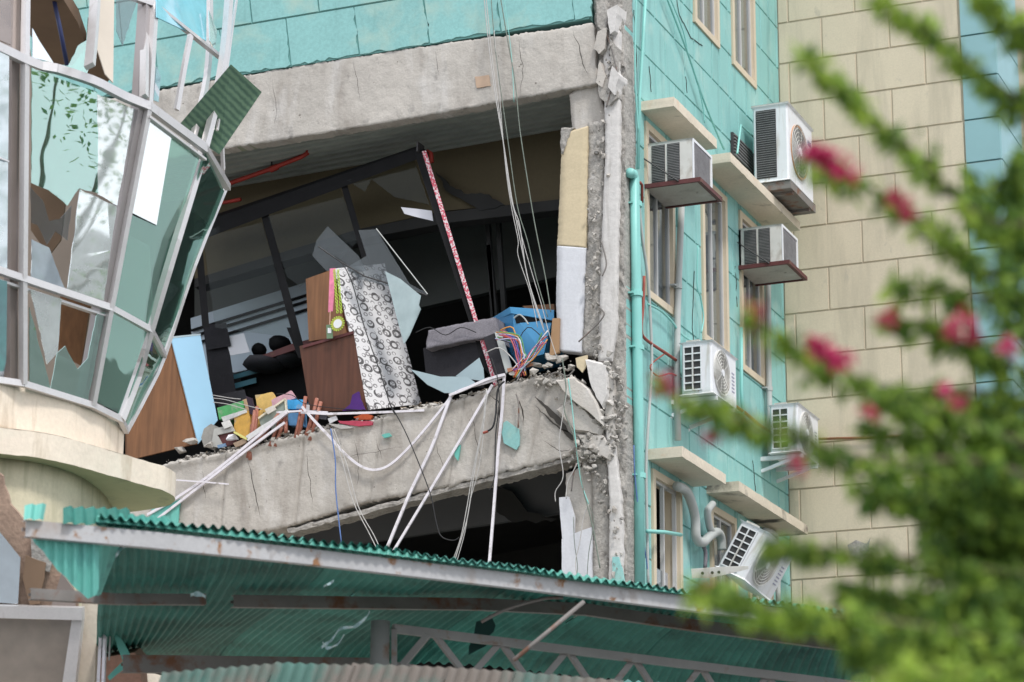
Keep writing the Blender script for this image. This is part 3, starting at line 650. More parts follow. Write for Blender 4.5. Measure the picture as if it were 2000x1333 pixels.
# beam reinforcement marks: tie wires
# ================================================================== CREAM BUILDING
crm = thing('cream_building', 'cream block-faced building with pale teal corner strip, at the far right', 'building', ((XC-5.8)/2, YB+2, 0))
XR = -5.80; XP = -6.23
part('wall', MB().box((XC-.6, YB, 0), (XR-.014, YB+6, 15.6)), m_creamjoint, crm)
zj = 13.88+RH*.08
row = 0; z = 13.87-RH*20
jb = pl(1606, 90, 1, YB).x; tw = pl(1738, 80, 1, YB).x-jb
for row in range(0, 24):
    b0 = 13.87-RH*21+row*RH; b1 = b0+RH
    if b1 < 3.5: continue
    if b0 > 15.5: break
    off = 0 if (row % 2 == 0) else tw/2
    x = jb+off-tw*4
    while x < XP:
        a0, a1 = max(x, XC), min(x+tw, XP)
        if a1-a0 > .04:
            part('wall_block', tile((a0, b0, a1, b1), lambda a, b: V((a, YB, b)), (0, -1, 0), .013, .013, .006), m_cream, crm, recalc=False)
        x += tw
    part('corner_block', tile((XP, b0, XR, b1), lambda a, b: V((a, YB, b)), (0, -1, 0), .035, .01, .006), m_pilaster, crm, recalc=False)
    part('corner_block', tile((YB-.03, b0, YB+1.2, b1), lambda a, b: V((XR-.014, a, b)), (1, 0, 0), .016, .01, .006), m_pilaster, crm, recalc=False)
part('patch', MB().prism(jagged([pl(x, y, 1, YB-.016) for x, y in ((1655, 1065), (1672, 1055), (1692, 1062), (1700, 1050), (1698, 1075), (1680, 1092), (1660, 1088))], True, .04, .012), (0, .012, 0)), m_rough, crm, label='grey patch of bare render')
part('pipe', MB().tube([pl(1590, 858, 1, YB-.06), pl(1700, 855, 1, YB-.06), pl(1760, 852, 1, YB-.06)], .016), mat('brown_pipe', (.30, .13, .07), .6), crm, smooth=True)

# ================================================================== PIPES AND CABLES ON THE SIDE WALL
def sidepath(name, pts, r, mt, label, cat='pipe', dx=.06, group=None, smooth=True, k=1, n=8, fit=None):
    q = [S(x, y, dx) for x, y in pts]
    if k > 1: q = smooth_path(q, k)
    t = thing(name, label, cat, S(*pts[-1]), group) if fit else None
    if t:
        part('pipe_run', MB().tube(q, r, n), mt, t, smooth=True)
        for (x, y) in fit:
            c = S(x, y, dx); part('pipe_clip', MB().tube([c-V((0, 0, .025)), c+V((0, 0, .025))], r*1.25, n), mt, t)
            part('bracket', MB().box((XC, c.y-.09, c.z-.008), (XC+dx, c.y+.09, c.z+.008)), mt, t)
        return t
    return solo(name, MB().tube(q, r, n), mt, label, cat, group, smooth)
sidepath('drain_pipe', [(1230, 338), (1237, 341), (1239, 350), (1243, 560), (1247, 800), (1250, 1180)], .052, m_tealpipe, 'thick teal drain pipe running down beside the torn corner', fit=[(1242, 400), (1243, 575), (1246, 680), (1249, 930)], n=12)
sidepath('cable_run', [(1262, -30), (1257, 63), (1249, 190), (1246, 330)], .018, m_tealpipe, 'thin teal conduit rising above the drain pipe to the roof', 'conduit')
sidepath('cable_run', [(1243, -30), (1240, 120), (1243, 200), (1247, 260)], .010, m_tealpipe, 'slack teal cable left of the thin teal conduit', 'cable', k=4)
sidepath('wall_conduit', [(1332, 380), (1328, 480), (1323, 620), (1322, 700), (1324, 860)], .036, m_greypipe, 'pale grey conduit dropping from the ledge towards the middle condenser', 'pipe', fit=[(1324, 560)], n=10)
sidepath('wall_conduit', [(1500, 548), (1501, 700), (1503, 830), (1505, 900)], .034, m_greypipe, 'pale grey conduit below the far window air conditioner', 'pipe', fit=[(1502, 760)], n=10)
sidepath('wall_cable', [(1247, 390), (1255, 470), (1266, 553), (1273, 700), (1268, 800), (1262, 900), (1263, 1000), (1266, 1150)], .016, m_greypipe, 'thin grey conduit bowing beside the teal drain pipe', 'conduit', k=4)
sidepath('drain_hose', [(1250, 357), (1254, 362), (1254, 396)], .016, m_redpipe, 'short red pipe stub beside the top of the drain pipe')
sidepath('red_pipe', [(1258, 540), (1256, 600), (1253, 645), (1262, 664), (1300, 690), (1326, 708)], .016, m_redpipe, 'red pipe bending round under the nearest window', k=3)
sidepath('red_pipe', [(1428, 788), (1455, 807), (1482, 830), (1506, 845)], .018, m_redpipe, 'red pipe running between the two middle condensers')
sidepath('wall_cable', [(1296, -20), (1340, 95), (1372, 190), (1400, 260), (1414, 292)], .012, m_tealpipe, 'teal cable slanting down the wall to the long ledge', 'cable', k=3)
sidepath('wall_cable', [(1302, -20), (1334, 60), (1345, 110), (1362, 160), (1374, 215), (1376, 240)], .007, m_tealpipe, 'thin loose teal wire beside the slanting cable', 'cable', k=3)
sidepath('drain_pipe', [(1448, 640), (1448, 760), (1452, 840)], .02, m_tealpipe, 'slim teal pipe behind the far condenser', 'pipe')
sidepath('wall_cable', [(1266, 595), (1290, 607), (1312, 628), (1328, 650), (1348, 665), (1358, 668)], .012, m_tealpipe, 'teal cable sagging under the nearest window', 'cable', k=4)
sidepath('wall_cable', [(1300, 690), (1270, 715), (1285, 735), (1310, 730), (1330, 740)], .008, m_redpipe, 'thin looping red cable left of the middle condenser', 'cable', k=5)
sidepath('wall_cable', [(1363, 480), (1362, 560), (1368, 580), (1374, 620), (1370, 650)], .009, m_tealpipe, 'dark cable hanging between the two middle windows', 'cable', k=5)
sidepath('drain_hose', [(1322, 950), (1342, 962), (1357, 1006), (1360, 1050), (1372, 1060), (1386, 1048), (1400, 1040), (1408, 1052), (1410, 1075)], .05, m_greypipe, 'thick lagged grey hose curling down to the fallen condenser', 'hose', dx=.1, k=5, n=12)
sidepath('drain_hose', [(1392, 985), (1382, 1000), (1386, 1030), (1392, 1040)], .04, m_greypipe, 'torn loop of grey lagging beside the lower far window', 'hose', dx=.1, k=5, n=10)
sidepath('drain_hose', [(1372, 1062), (1378, 1080), (1377, 1110)], .022, m_fabricl, 'dark hose end hanging below the grey hose', 'hose', dx=.1, k=3)
sidepath('drain_hose', [(1492, 1035), (1510, 1042), (1518, 1062), (1520, 1180)], .03, m_greypipe, 'grey lagged pipe behind the fallen condenser', 'hose', dx=.1, k=4)
sidepath('wall_rail', [(1264, 1038), (1300, 1040), (1330, 1045)], .02, m_tealpipe, 'horizontal teal rod across the lower near window', 'rod', dx=.1)
sidepath('wall_cable', [(1238, 870), (1240, 930), (1250, 1020), (1262, 1090), (1266, 1130)], .006, m_blue, 'thin dark cable on the teal wall near the canopy', 'cable', k=3)
for i, (x0, y0, x1, y1, hw) in enumerate(((1434, 265, 1462, 330, 0),)):
    t = thing('louvred_grille', 'small blackened louvred grille on the wall behind the tall condenser', 'vent', S(1445, 330))
    q = [S(1430, 262, .02), S(1432, 306, .02)]
    y0_, y1_ = q[0].y, S(1470, 300).y; z1_, z0_ = S(1430, 262).z, S(1432, 308).z
    part('grille_frame', MB().box((XC, y0_, z0_), (XC+.03, y1_, z1_)), m_fin, t)
    for k in range(7):
        zz = z0_+(z1_-z0_)*(k+.5)/7; part('slat', MB().box((XC+.03, y0_+.03, zz-.008), (XC+.045, y1_-.03, zz+.008)), m_finl, t)
    part('guard', MB().tube([S(1440, 300, .1), S(1447, 245, .1), S(1472, 268, .1), S(1472, 300, .1)], .012), m_tealpipe, t)

# ================================================================== AIR CONDITIONERS
def condenser(label, loc, W, H, D, style, group='outdoor condensers on the side wall', rot=None):
    """local frame: X out from wall (depth D), Y along wall (length W), Z up; origin at the near bottom corner at the wall side"""
    t = thing('condenser', label, 'air conditioner', (0, 0, 0), group); BASE[t.name] = V((0, 0, 0))
    def bx(a, b): return MB().box(a, b)
    body = part('casing', bx((0, 0, 0), (D, W, H)), m_white, t, bevel=.02)
    if style == 'tall':
        part('side_grille', bx((.04, -.006, .05), (D-.14, .0, H-.05)), m_fin, t)
        s = MB()
        for k in range(30): zz = .07+(H-.14)*k/29; s.box((.045, -.012, zz-.003), (D-.145, -.0065, zz+.003))
        part('fins', s, m_finl, t, kind='stuff')
        part('lid', bx((-.01, -.012, H-.004), (D+.012, W+.01, H+.018)), m_whited, t, bevel=.004)
    else:
        part('side_grille', bx((.035, -.006, .05), (D-.11, .0, H-.05)), m_fin, t)
        s = MB(); a0, a1, b0, b1 = .035, D-.11, .05, H-.05
        for k in range(7): zz = b0+(b1-b0)*k/6; s.box((a0-.006, -.018, zz-.007), (a1+.006, -.0065, zz+.007))
        for k in range(3): xx = a0+(a1-a0)*k/2; s.box((xx-.007, -.020, b0-.006), (xx+.007, -.0062, b1+.006))
        part('grille_bars', s, m_white, t)
        part('handle', bx((.06, -.01, H+.0), (.06+.14, .05, H+.02)), m_whited, t)
    # fan face (+X)
    cy, cz, rr = W*(.36 if style != 'tall' else .42), H*.5, min(W*.33, H*.42)
    part('fan_ring', MB().disc((D-.001, cy, cz), (1, 0, 0), rr, .014, 32), m_whited if style != 'tall' else mat('orange_fan_shroud', (.55, .30, .17), .5, .1, 6), t)
    part('fan_well', MB().disc((D+.006, cy, cz), (1, 0, 0), rr*.92, .0085, 32), m_finl if style == 'tall' else mat('grey_fan_well', (.33, .32, .30), .6), t)
    g = MB()
    for k in range(7):
        r2 = rr*(.14+.86*k/6); g.tube([(D+.02, cy+r2*math.cos(a*math.pi/14), cz+r2*math.sin(a*math.pi/14)) for a in range(29)], .0045, 4, False)
    for k in range(10):
        a = k*math.pi/5; g.tube([(D+.018, cy+rr*.12*math.cos(a), cz+rr*.12*math.sin(a)), (D+.018, cy+rr*math.cos(a), cz+rr*math.sin(a))], .004, 4)
    part('fan_guard', g, m_whited, t)
    part('fan_hub', MB().disc((D+.012, cy, cz), (1, 0, 0), rr*.16, .018, 16), m_white, t)
    if style != 'tall':
        s = MB()   # brand plate: small raised dark strokes, a vertical column of letters' size at the right edge
        for k in range(6): s.box((D-.001, W*.80, H*(.30+.07*k)), (D+.004, W*.90, H*(.325+.07*k)))
        part('brand_strokes', s, mat('brand_grey', (.35, .35, .45), .6), t)
    else:
        part('badge', bx((D-.001, W*.80, H*.74), (D+.005, W*.93, H*.80)), mat('badge_grey', (.22, .27, .33), .5), t)
    # drip tray / brackets
    return t
q = S(1538, 348, .55)
c1 = condenser('tall white condenser with a dark finned side and orange fan opening above the long ledge', None, .98, .93, .42, 'tall')
c1.location = (XC+.14, 26.35, 11.27)
part('base_tray', MB().box((-.02, .0, -.10), (.44, .98, -.012)), m_steeld, c1)
for yy in (.12, .78): part('bracket', MB().box((-.14, yy, -.13), (.42, yy+.05, -.10)), m_steeld, c1)
def brackets(t, W, D, n=2):
    for yy in (.1, W-.15):
        part('bracket', MB().bar((-.16, yy, -.03), (D+.02, yy, -.03), .045, .045), m_white, t)
        part('brace', MB().bar((-.14, yy, -.17), (D-.08, yy, -.05), .03, .035), m_white, t)
        part('wall_plate', MB().bar((-.155, yy, -.22), (-.155, yy, .02), .05, .02), m_white, t)
c2 = condenser('white condenser with a square-holed side grille, middle of the wall beside the grey conduit', None, .80, .56, .33, 'std')
c2.location = (XC+.14, 23.77, 8.14); brackets(c2, .8, .33)
c3 = condenser('farther white condenser with a square-holed grille, at the wall end near the cream wall', None, .82, .56, .33, 'std')
c3.location = (XC+.14, 26.76, 8.19); brackets(c3, .82, .33)
c4 = condenser('fallen white condenser hanging tilted from its bracket under the scorched ledge', None, .82, .56, .34, 'std')
c4.location = S(1400, 1108, .12)+V((0, .0, 0))
c4.rotation_euler = (R(-8), R(28), R(-6))
# its bent bracket stays on the wall
t = thing('bent_bracket', 'long grey-white bracket arm with bolt holes jutting out under the fallen condenser', 'bracket', S(1345, 1120))
pa, pb = S(1348, 1128, .02), S(1348, 1128, .02)
a_, b_ = S(1352, 1122, .3), S(1462, 1115, .62)
part('arm', MB().prism([P(1350, 1112, 24.6), P(1400, 1108, 24.6), P(1462, 1106, 24.6), P(1462, 1112, 24.6), P(1385, 1130, 24.6), P(1352, 1130, 24.6)], FW*.02), m_whited, t)
for x, y in ((1372, 1120), (1391, 1119), (1404, 1118)): part('bolt_hole', MB().disc(P(x, y, 24.59), -FW, .015, .004, 12), m_fin, t)

def window_ac(label, loc, L=.60, H=.45, D=.46):
    t = thing('window_air_conditioner', label, 'air conditioner', (0, 0, 0), 'window air conditioners on red steel trays'); BASE[t.name] = V((0, 0, 0))
    part('casing', MB().box((-.12, 0, 0), (D, L, H)), m_whited, t, bevel=.012)
    for (a0, a1) in ((.02, .165), (.19, .325)):
        part('side_grille', MB().box((a0, -.005, .02), (a1, 0, H-.03)), m_fin, t)
        s = MB()
        for k in range(22): zz = .035+(H-.08)*k/21; s.box((a0+.003, -.011, zz-.003), (a1-.003, -.0055, zz+.003))
        part('fins', s, m_finl, t, kind='stuff')
    part('back_rim', MB().box((D, .0, .02), (D+.012, .03, H)), m_white, t)
    part('back_rim', MB().box((D, L-.03, .02), (D+.012, L, H)), m_white, t)
    part('back_rim', MB().box((D, .03, H-.03), (D+.012, L-.03, H)), m_white, t)
    part('coil', MB().box((D, .04, .03), (D+.006, L-.06, H-.035)), m_fabricl, t)
    s = MB()
    for k in range(16): yy = .06+(L-.14)*k/15; s.box((D+.006, yy, .04), (D+.010, yy+.008, H-.06))
    part('fins', s, m_finl, t, kind='stuff')
    # tray of steel angle with a board in it, stay rod
    e = .05; f = MB()
    f.box((-.06, -.05, -.045), (D+.10, -.02, .0)); f.box((-.06, L+.02, -.045), (D+.10, L+.05, 0)); f.box((D+.06, -.02, -.045), (D+.101, L+.02, -.001))
    part('tray_frame', f, m_redbrown, t)
    part('tray_board', MB().box((-.06, -.02, -.03), (D+.06, L+.02, -.012)), m_conc, t)
    part('stay_rod', MB().tube([(-.05, -.06, H*.62), (.16, -.06, H*.25), (.33, -.06, -.02)], .008, 6), m_fin, t)
    return t
a1 = window_ac('window air conditioner on a red tray under the near short ledge', None); a1.location = (XC+.04, 23.16, 10.235)
a2 = window_ac('window air conditioner on a red tray under the far end of the long ledge', None); a2.location = (XC+.04, 26.2, 10.25)

# ================================================================== GLAZED TOWER
tow = thing('glazed_tower', 'curved glass stair bay with bent aluminium mullions and cracked panes, at the left', 'building', (-12.5, 17, 0))
ZR = {'par': 6.6, 'r2': 7.35, 'r1': 8.95, 'r0': 10.1, 'top': 11.6}
NP = {'par': [(-190, 715), (45, 750), (180, 792), (236, 820), (247, 842)],
      'r2': [(-190, 465), (45, 545), (215, 602), (293, 645), (320, 695)],
      'r1': [(-190, 0), (49, 118), (290, 208), (400, 290), (445, 366)],
      'r0': [(-190, -260), (52, -110), (302, 10), (430, 112), (470, 200)],
      'top': [(-190, -500), (56, -320), (306, -230), (450, -70), (500, 0)]}
ND = {k: [Zp(x, y, ZR[k]) for x, y in NP[k]] for k in NP}
def cellpt(c, r, x, y, push=0.):
    """pixel onto the plane of tower bay c (between mullions c, c+1) above row r"""
    rows = ['par', 'r2', 'r1', 'r0', 'top']; k = rows.index(r)
    a, b, d = ND[rows[k]][c], ND[rows[k]][c+1], ND[rows[k+1]][c]
    d2 = ND[rows[k+1]][c+1]
    n = (d2-a).cross(d-b).normalized(); ctr = (a+b+d+d2)/4
    rr = ray(x, y); return CAM+rr*((ctr-CAM).dot(n)/rr.dot(n)+push)
def paneof(c, r, pts, mt, push=0., label=None, tilt=0., name='pane'):
    q = [cellpt(c, r, x, y, push+tilt*(i % 3)) for i, (x, y) in enumerate(pts)]
    nrm = (q[1]-q[0]).cross(q[2]-q[0]).normalized()
    if c == 1 and mt is not m_beige: q = jagged(q, True, .05, .009, len(pts)+pts[0][0])
    return part(name, MB().prism(q, nrm*.008), mt, tow, label)
def tbar(pts, wv, h, mt=m_alu, name='mullion', up=None):
    mb = MB(); up = up or V((0, 0, 1))
    for a, b in zip(pts, pts[1:]): mb.bar(a, b+(b-a).normalized()*.004, wv, h, up)
    return part(name, mb, mt, tow)
def pathz(pxs, zs, k=3): return smooth_path([Zp(x, y, z) for (x, y), z in zip(pxs, zs)], k)
OUTX = V((1, -.15, 0))
# mullions
tbar([ND['par'][1], ND['r2'][1], ND['r1'][1], ND['r0'][1], ND['top'][1]], .05, .05, up=OUTX)
tbar([n_+V((-.09, -.03, 0)) for n_ in (ND['par'][1], ND['r2'][1], ND['r1'][1], ND['r0'][1])], .09, .06, m_alud, up=OUTX)
tbar([ND['par'][2], ND['r2'][2], ND['r1'][2], ND['r0'][2], ND['top'][2]], .05, .05, up=OUTX)
tbar([n_+V((-.07, -.05, 0)) for n_ in (ND['par'][2], ND['r2'][2], ND['r1'][2], ND['r0'][2])], .06, .09, mat('shadow_aluminium', (.34, .31, .31), .45, .06, 4, metal=.4), up=OUTX)
p3 = pathz([(236, 820), (268, 735), (293, 645), (345, 470), (390, 320), (418, 215), (437, 110), (447, 0), (450, -80)], [6.6, 7.0, 7.35, 8.1, 8.85, 9.4, 9.95, 10.6, 11.1])
tbar(p3, .055, .06, up=OUTX)
p3b = pathz([(368, 300), (386, 235), (404, 150), (410, 60), (408, -60)], [8.95, 9.3, 9.9, 10.5, 11.2]); tbar(p3b, .05, .04, up=OUTX)
tbar(pathz([(424, 255), (441, 150), (453, 60), (462, 0), (450, -60)][:4], [9.2, 9.8, 10.3, 10.7]), .018, .02, up=OUTX)
p4 = pathz([(247, 842), (285, 770), (320, 695), (378, 520), (438, 372)], [6.6, 6.95, 7.35, 8.15, 8.95]); tbar(p4, .035, .04, up=OUTX)
tbar([Zp(433, 365, 8.95), Zp(436, 330, 9.05), Zp(434, 290, 9.2)], .022, .03, up=OUTX)
tbar(pathz([(345, 215), (360, 130), (372, 70)], [9.1, 9.5, 9.8]), .045, .03, up=OUTX)
tbar(pathz([(175, 130), (182, 60), (188, -40)], [8.95, 9.4, 10.0]), .04, .08, up=OUTX)
tbar(pathz([(281, 190), (283, 60), (284, -40)], [9., 9.8, 10.6]), .045, .06, up=OUTX)
# transoms
tbar(ND['par'][:5], .04, .05, name='transom')
tbar(ND['r2'][:3], .05, .055, name='transom'); tbar(ND['r2'][2:5], .05, .05, name='transom')
tbar([V(p)+V((-.05, 0, -.06)) for p in ND['r2'][:3]], .05, .02, m_alu, name='transom')
tbar(pathz([(-190, 0), (49, 118), (110, 135), (180, 158), (215, 175), (245, 190), (290, 208)], [8.95]*7), .05, .07, name='transom')
tbar([V(ND['r1'][2]), V(ND['r1'][3])], .05, .075, name='transom')
tbar([ND['r1'][2]+V((0, 0, -.09)), ND['r1'][3]+V((0, 0, -.10))], .04, .02, name='transom')
tbar([V(ND['r1'][3]), V(ND['r1'][4])], .05, .06, m_alu, name='transom')
tbar([Zp(240, -12, 10.1), ND['r0'][2]], .05, .05, name='transom'); tbar([ND['r0'][2], ND['r0'][3]], .05, .03, name='transom')
# panes
paneof(0, 'r2', [(-180, 20), (18, 100), (14, 535), (-180, 480)], g_film)
paneof(0, 'par', [(-180, 500), (14, 550), (12, 738), (-180, 712)], g_film)
paneof(0, 'r1', [(-180, -200), (20, -120), (22, 88), (-180, 10)], glass('brown_reflecting_glass', (.42, .33, .28), .15, .05, (.36, .27, .22), .5))
paneof(1, 'r2', [(62, 132), (190, 180), (192, 378), (155, 368), (132, 402), (96, 372), (62, 358)], g_tower)
paneof(1, 'r2', [(190, 184), (264, 214), (229, 402), (191, 380)], g_white, .02)
paneof(1, 'r2', [(157, 370), (228, 404), (203, 588), (132, 566)], g_white, -.02, tilt=.01)
paneof(1, 'r2', [(62, 468), (96, 484), (128, 566), (62, 548)], g_film, .01)
paneof(1, 'r2', [(60, 366), (84, 392), (96, 432), (118, 428), (140, 402), (132, 470), (108, 452), (92, 478), (74, 440), (62, 436)], g_smoke, .05, 'bent smoky shard of glass')
paneof(1, 'par', [(60, 566), (121, 584), (113, 688), (92, 712)], g_white)
paneof(1, 'par', [(58, 600), (95, 742), (98, 768), (58, 752)], g_tower)
paneof(1, 'par', [(112, 690), (128, 676), (152, 722), (172, 700), (190, 612), (206, 610), (172, 784), (98, 768)], g_tower)
paneof(2, 'r2', [(292, 232), (336, 262), (306, 440), (258, 416)], g_white, -.02)
paneof(2, 'r2', [(336, 264), (392, 302), (288, 638), (222, 602), (258, 420), (306, 442)], g_tgreen)
paneof(2, 'par', [(222, 612), (288, 648), (232, 808), (184, 782)], g_tgreen)
paneof(3, 'r2', [(402, 300), (438, 374), (319, 686), (297, 640)], g_tgreen)
paneof(3, 'par', [(295, 652), (316, 700), (250, 832), (240, 812)], g_tgreen)
paneof(1, 'r1', [(62, 56), (76, 82), (103, 124), (62, 114)], g_film)
paneof(1, 'r1', [(152, 90), (186, 66), (180, 120), (170, 146), (132, 134)], g_tower)
paneof(1, 'r1', [(188, -60), (224, -60), (221, 162), (206, 146), (182, 72)], m_beige, .03, 'pale beige board hanging in the frame', name='board')
paneof(1, 'r1', [(226, -40), (280, -30), (262, 20), (240, 90), (228, 60)], g_smoke, .02)
paneof(2, 'r0', [(304, -120), (404, -120), (403, 80), (306, 34)], g_cyan, .0, 'bright cyan panel at the top of the bay')
paneof(2, 'r1', [(300, 196), (306, 130), (314, 150), (310, 200)], g_film)
paneof(2, 'r1', [(408, 20), (424, 60), (420, 100), (410, 80)], g_white)
for a, b in (((62, 318), (190, 350)), ((14, 318), (-180, 250))): pass
tbar([cellpt(0, 'r2', -180, 236, -.03), cellpt(0, 'r2', 16, 316, -.03)], .012, .012, m_alu, 'glazing_bar')
part('pole', MB().tube([P(97, -40, 20.4), P(118, 60, 20.4), P(131, 128, 20.4)], .018), mat('navy_pole', (.03, .04, .12), .4), tow, smooth=True)
# hanging streaky green panel beyond the outer mullion
q = [P(451, 126, 21.6), P(511, 180, 21.9), P(428, 302, 21.8), P(395, 280, 21.7), P(345, 250, 21.5)]
o = part('hanging_panel', MB().prism(q, FW*.012), m_hang, tow, 'streaky green sheet hanging loose from the outer mullion')
ul = o.data.uv_layers.new(name='UVMap')
for lp in o.data.loops:
    c = o.data.vertices[lp.vertex_index].co+BASE[tow.name]; d = c-CAM; k = d.dot(FW)
    ul.data[lp.index].uv = (d.dot(RT)/k*20, d.dot(UP)/k*20)
# inside of the bay
part('inner_ceiling', MB().prism([Zp(x, y, 9.75) for x, y in ((40, -60), (112, -20), (152, 45), (168, 92), (142, 128), (96, 126), (40, 40))], (0, 0, .12)), m_brownin, tow)
part('inner_ceiling', MB().prism([Zp(x, y, 9.75) for x, y in ((170, 60), (190, 80), (218, 150), (200, 175), (170, 160))], (0, 0, .12)), m_brownin, tow)
part('inner_wall', MB().prism([P(-220, -60, 22.6), P(40, -20, 22.6), P(60, 130, 22.6), P(250, 215, 22.6), P(215, 420, 22.6), P(180, 620, 22.6), P(165, 800, 22.6), P(-220, 780, 22.6)], FW*.1), mat('tower_inner_wall', (.33, .27, .23), .85, .15, 1.2), tow)
part('inner_wall', MB().prism([P(60, 350, 20.6), P(128, 390, 20.6), P(118, 470, 20.6), P(95, 500, 20.6), P(60, 450, 20.6)], FW*.05), m_brownin, tow)
part('inner_wall', MB().prism([P(118, 575, 20.6), P(176, 598, 20.6), P(158, 715, 20.6), P(112, 690, 20.6)], FW*.05), m_wood, tow)
part('inner_wall', MB().prism([P(160, 790, 23.0), P(180, 620, 23.0), P(215, 440, 23.0), P(290, 480, 23.0), P(300, 640, 23.0), P(250, 800, 23.0)], FW*.05), mat('tower_inner_grey', (.20, .22, .21), .85, .15, 1.2), tow)
# parapet, rim slab, wall under it
def extr(pts, z1, back, amp=.004, nu=120, nv=8, eamp=.006):
    A = [V((p.x, p.y, z1)) for p in pts]; return A
ppx = [(-190, 712), (-60, 732), (0, 744), (50, 757), (100, 770), (150, 785), (200, 806), (232, 830), (243, 845), (228, 856)]
A = smooth_path([Zp(x, y, 6.6) for x, y in ppx], 4); B = [V((p.x, p.y, 6.22)) for p in A]
part('parapet', slab(A, B, (-.35, .12, 0), 130, 10, .006, .008, 4, 2), m_ledgec, tow, smooth=True)
crk = [Zp(x, y, 6.6) for x, y in ((54, 757),)][0]
for (x, y0, y1) in ((54, 760, 822), (135, 782, 850), (200, 808, 862)):
    a = Zp(x, y0, 6.6)+V((.006, -.004, -.01)); part('crack', MB().bar(a, V((a.x, a.y, 6.24)), .008, .008), mat('crack_depth_light', (.25, .18, .12), .9), tow)
rpx = [(-190, 868), (-60, 878), (0, 886), (60, 892), (120, 903), (200, 925), (280, 948), (322, 960), (341, 972), (338, 982), (320, 990), (275, 998), (228, 1003)]
A = smooth_path([Zp(x, y, 6.0) for x, y in rpx], 5); n = len(A)
back = [Zp(100, 1010, 6.0), Zp(-190, 1010, 6.0)]
mb = MB(); bt = A+back; tp = [p+V((0, 0, .20)) for p in A]+[p+V((0, 0, .20)) for p in back]; k = len(bt)
mb.add(bt, [tuple(range(k))]); mb2 = MB().add([p+V((0, 0, .002)) for p in bt], [])
part('rim_underside', mb, mat('pale_green_soffit', (.42, .43, .27), .8, .1, 3, dirt=[((.26, .28, .20), 3, .55, .75, (1, 1, 1))]), tow, recalc=False)
mb = MB()
A2 = resample(A, 110); N = 110; vs = []
for j in range(7):
    for i, p in enumerate(A2):
        nrm = V((1, -.3, 0)); e = fract(p+V((0, 0, j*.03)), 5, 4)*.004; ez = fract(p, 6, 8)*.007 if j in (0, 6) else 0
        vs.append(V((p.x+e, p.y-e*.3, 6.0+.2*j/6+ez)))
mb.add(vs, [(j*N+i, j*N+i+1, (j+1)*N+i+1, (j+1)*N+i) for j in range(6) for i in range(N-1)])
mb.add(tp, [tuple(range(k))])
part('rim_slab', mb, m_ledgec, tow, recalc=False, smooth=False)
wpx = [(-190, 880), (0, 895), (80, 906), (150, 928), (200, 962), (226, 1002)]
A = smooth_path([Zp(x, y, 6.0) for x, y in wpx], 5); B = [V((p.x, p.y, 4.7)) for p in A]
part('wall', slab(A, B, (-.3, .2, 0), 60, 10, .008, .01, 3, 6), mat('tower_wall_plaster', (.58, .52, .38), .8, .1, 2, .06, 30, .15, 30, dirt=[((.36, .33, .22), 4, .5, .75, STREAK)]), tow, smooth=True)
DW = 18.5
def tp_(pts, d, mt, name, th=.03, jg=0, label=None):
    q = [P(x, y, d) for x, y in pts]
    if jg: q = jagged(q, True, .06, jg)
    return part(name, MB().prism(q, FW*th), mt, tow, label)
tp_([(-60, 900), (6, 930), (20, 985), (48, 1018), (72, 1052), (110, 1108), (152, 1170), (152, 1196), (-60, 1185)], DW, mat('torn_render_brown', (.36, .25, .19), .85, .25, 5, .15, 30, .4, 30), 'torn_render', .05, .02)
tp_([(0, 1040), (40, 1090), (35, 1180), (-40, 1175), (-40, 1020)], DW-.05, g_film, 'shard', .01)
tp_([(50, 1085), (90, 1100), (78, 1180), (58, 1182), (44, 1130)], DW-.06, m_brownin, 'shard', .02, .01)
tp_([(60, 1045), (100, 1060), (96, 1118), (62, 1105)], DW-.05, m_rough, 'torn_render', .03, .015)
tp_([(120, 1120), (150, 1160), (146, 1190), (100, 1184)], DW-.04, m_alud, 'shard', .02)
tp_([(-60, 1182), (160, 1188), (160, 1212), (-60, 1206)], DW-.15, m_alu, 'transom', .12)
tp_([(140, 1212), (160, 1212), (140, 1400), (112, 1400)], DW-.10, m_alu, 'mullion', .12)
tp_([(-60, 1206), (142, 1212), (115, 1400), (-60, 1400)], DW, glass('pink_tinted_glass', (.5, .42, .36), .15, .05, (.46, .38, .31), .6), 'pane', .01)
tp_([(162, 1150), (192, 1150), (182, 1400), (142, 1400)], DW+.1, m_ledgec, 'column', .35)
part('tower_base', MB().box((-15, 16.6, 0), (-10.8, 22.3, 4.6)), m_ledgec, tow)
part('inner_wall', MB().prism([P(-80, 940, 19.4), P(20, 1000, 19.4), P(140, 1150, 19.4), P(150, 1400, 19.4), P(-80, 1400, 19.4)], FW*.1), m_brownin, tow)

# ================================================================== CANOPY
can = thing('canopy', 'long green corrugated canopy with rusty steel eaves beam crossing below the damaged floor', 'canopy', (-7.8, 15, 0))
def interp(cs, u):
    t = u*(len(cs)-1); i = min(int(t), len(cs)-2); return cs[i].lerp(cs[i+1], t-i)
def dline(pts): return [P(x, y, d) for x, y, d in pts]
E0 = resample(dline([(60, 1012, 15.0), (300, 1034, 15.55), (600, 1068, 16.1), (1000, 1118, 16.95), (1300, 1160, 17.6), (1780, 1221, 18.7)]), 40)
def sh(y): return y
E1 = resample(dline([(-60, 1150, 16.2), (100, 1155, 16.5), (454, 1163, 17.2), (940, 1172, 18.1), (1300, 1210, 18.6), (1720, 1262, 19.4)]), 40)
E2 = resample(dline([(-200, 1290, 17.4), (0, 1292, 17.7), (330, 1295, 20.6), (830, 1300, 19.2), (1200, 1335, 19.9), (1700, 1385, 20.7)]), 40)
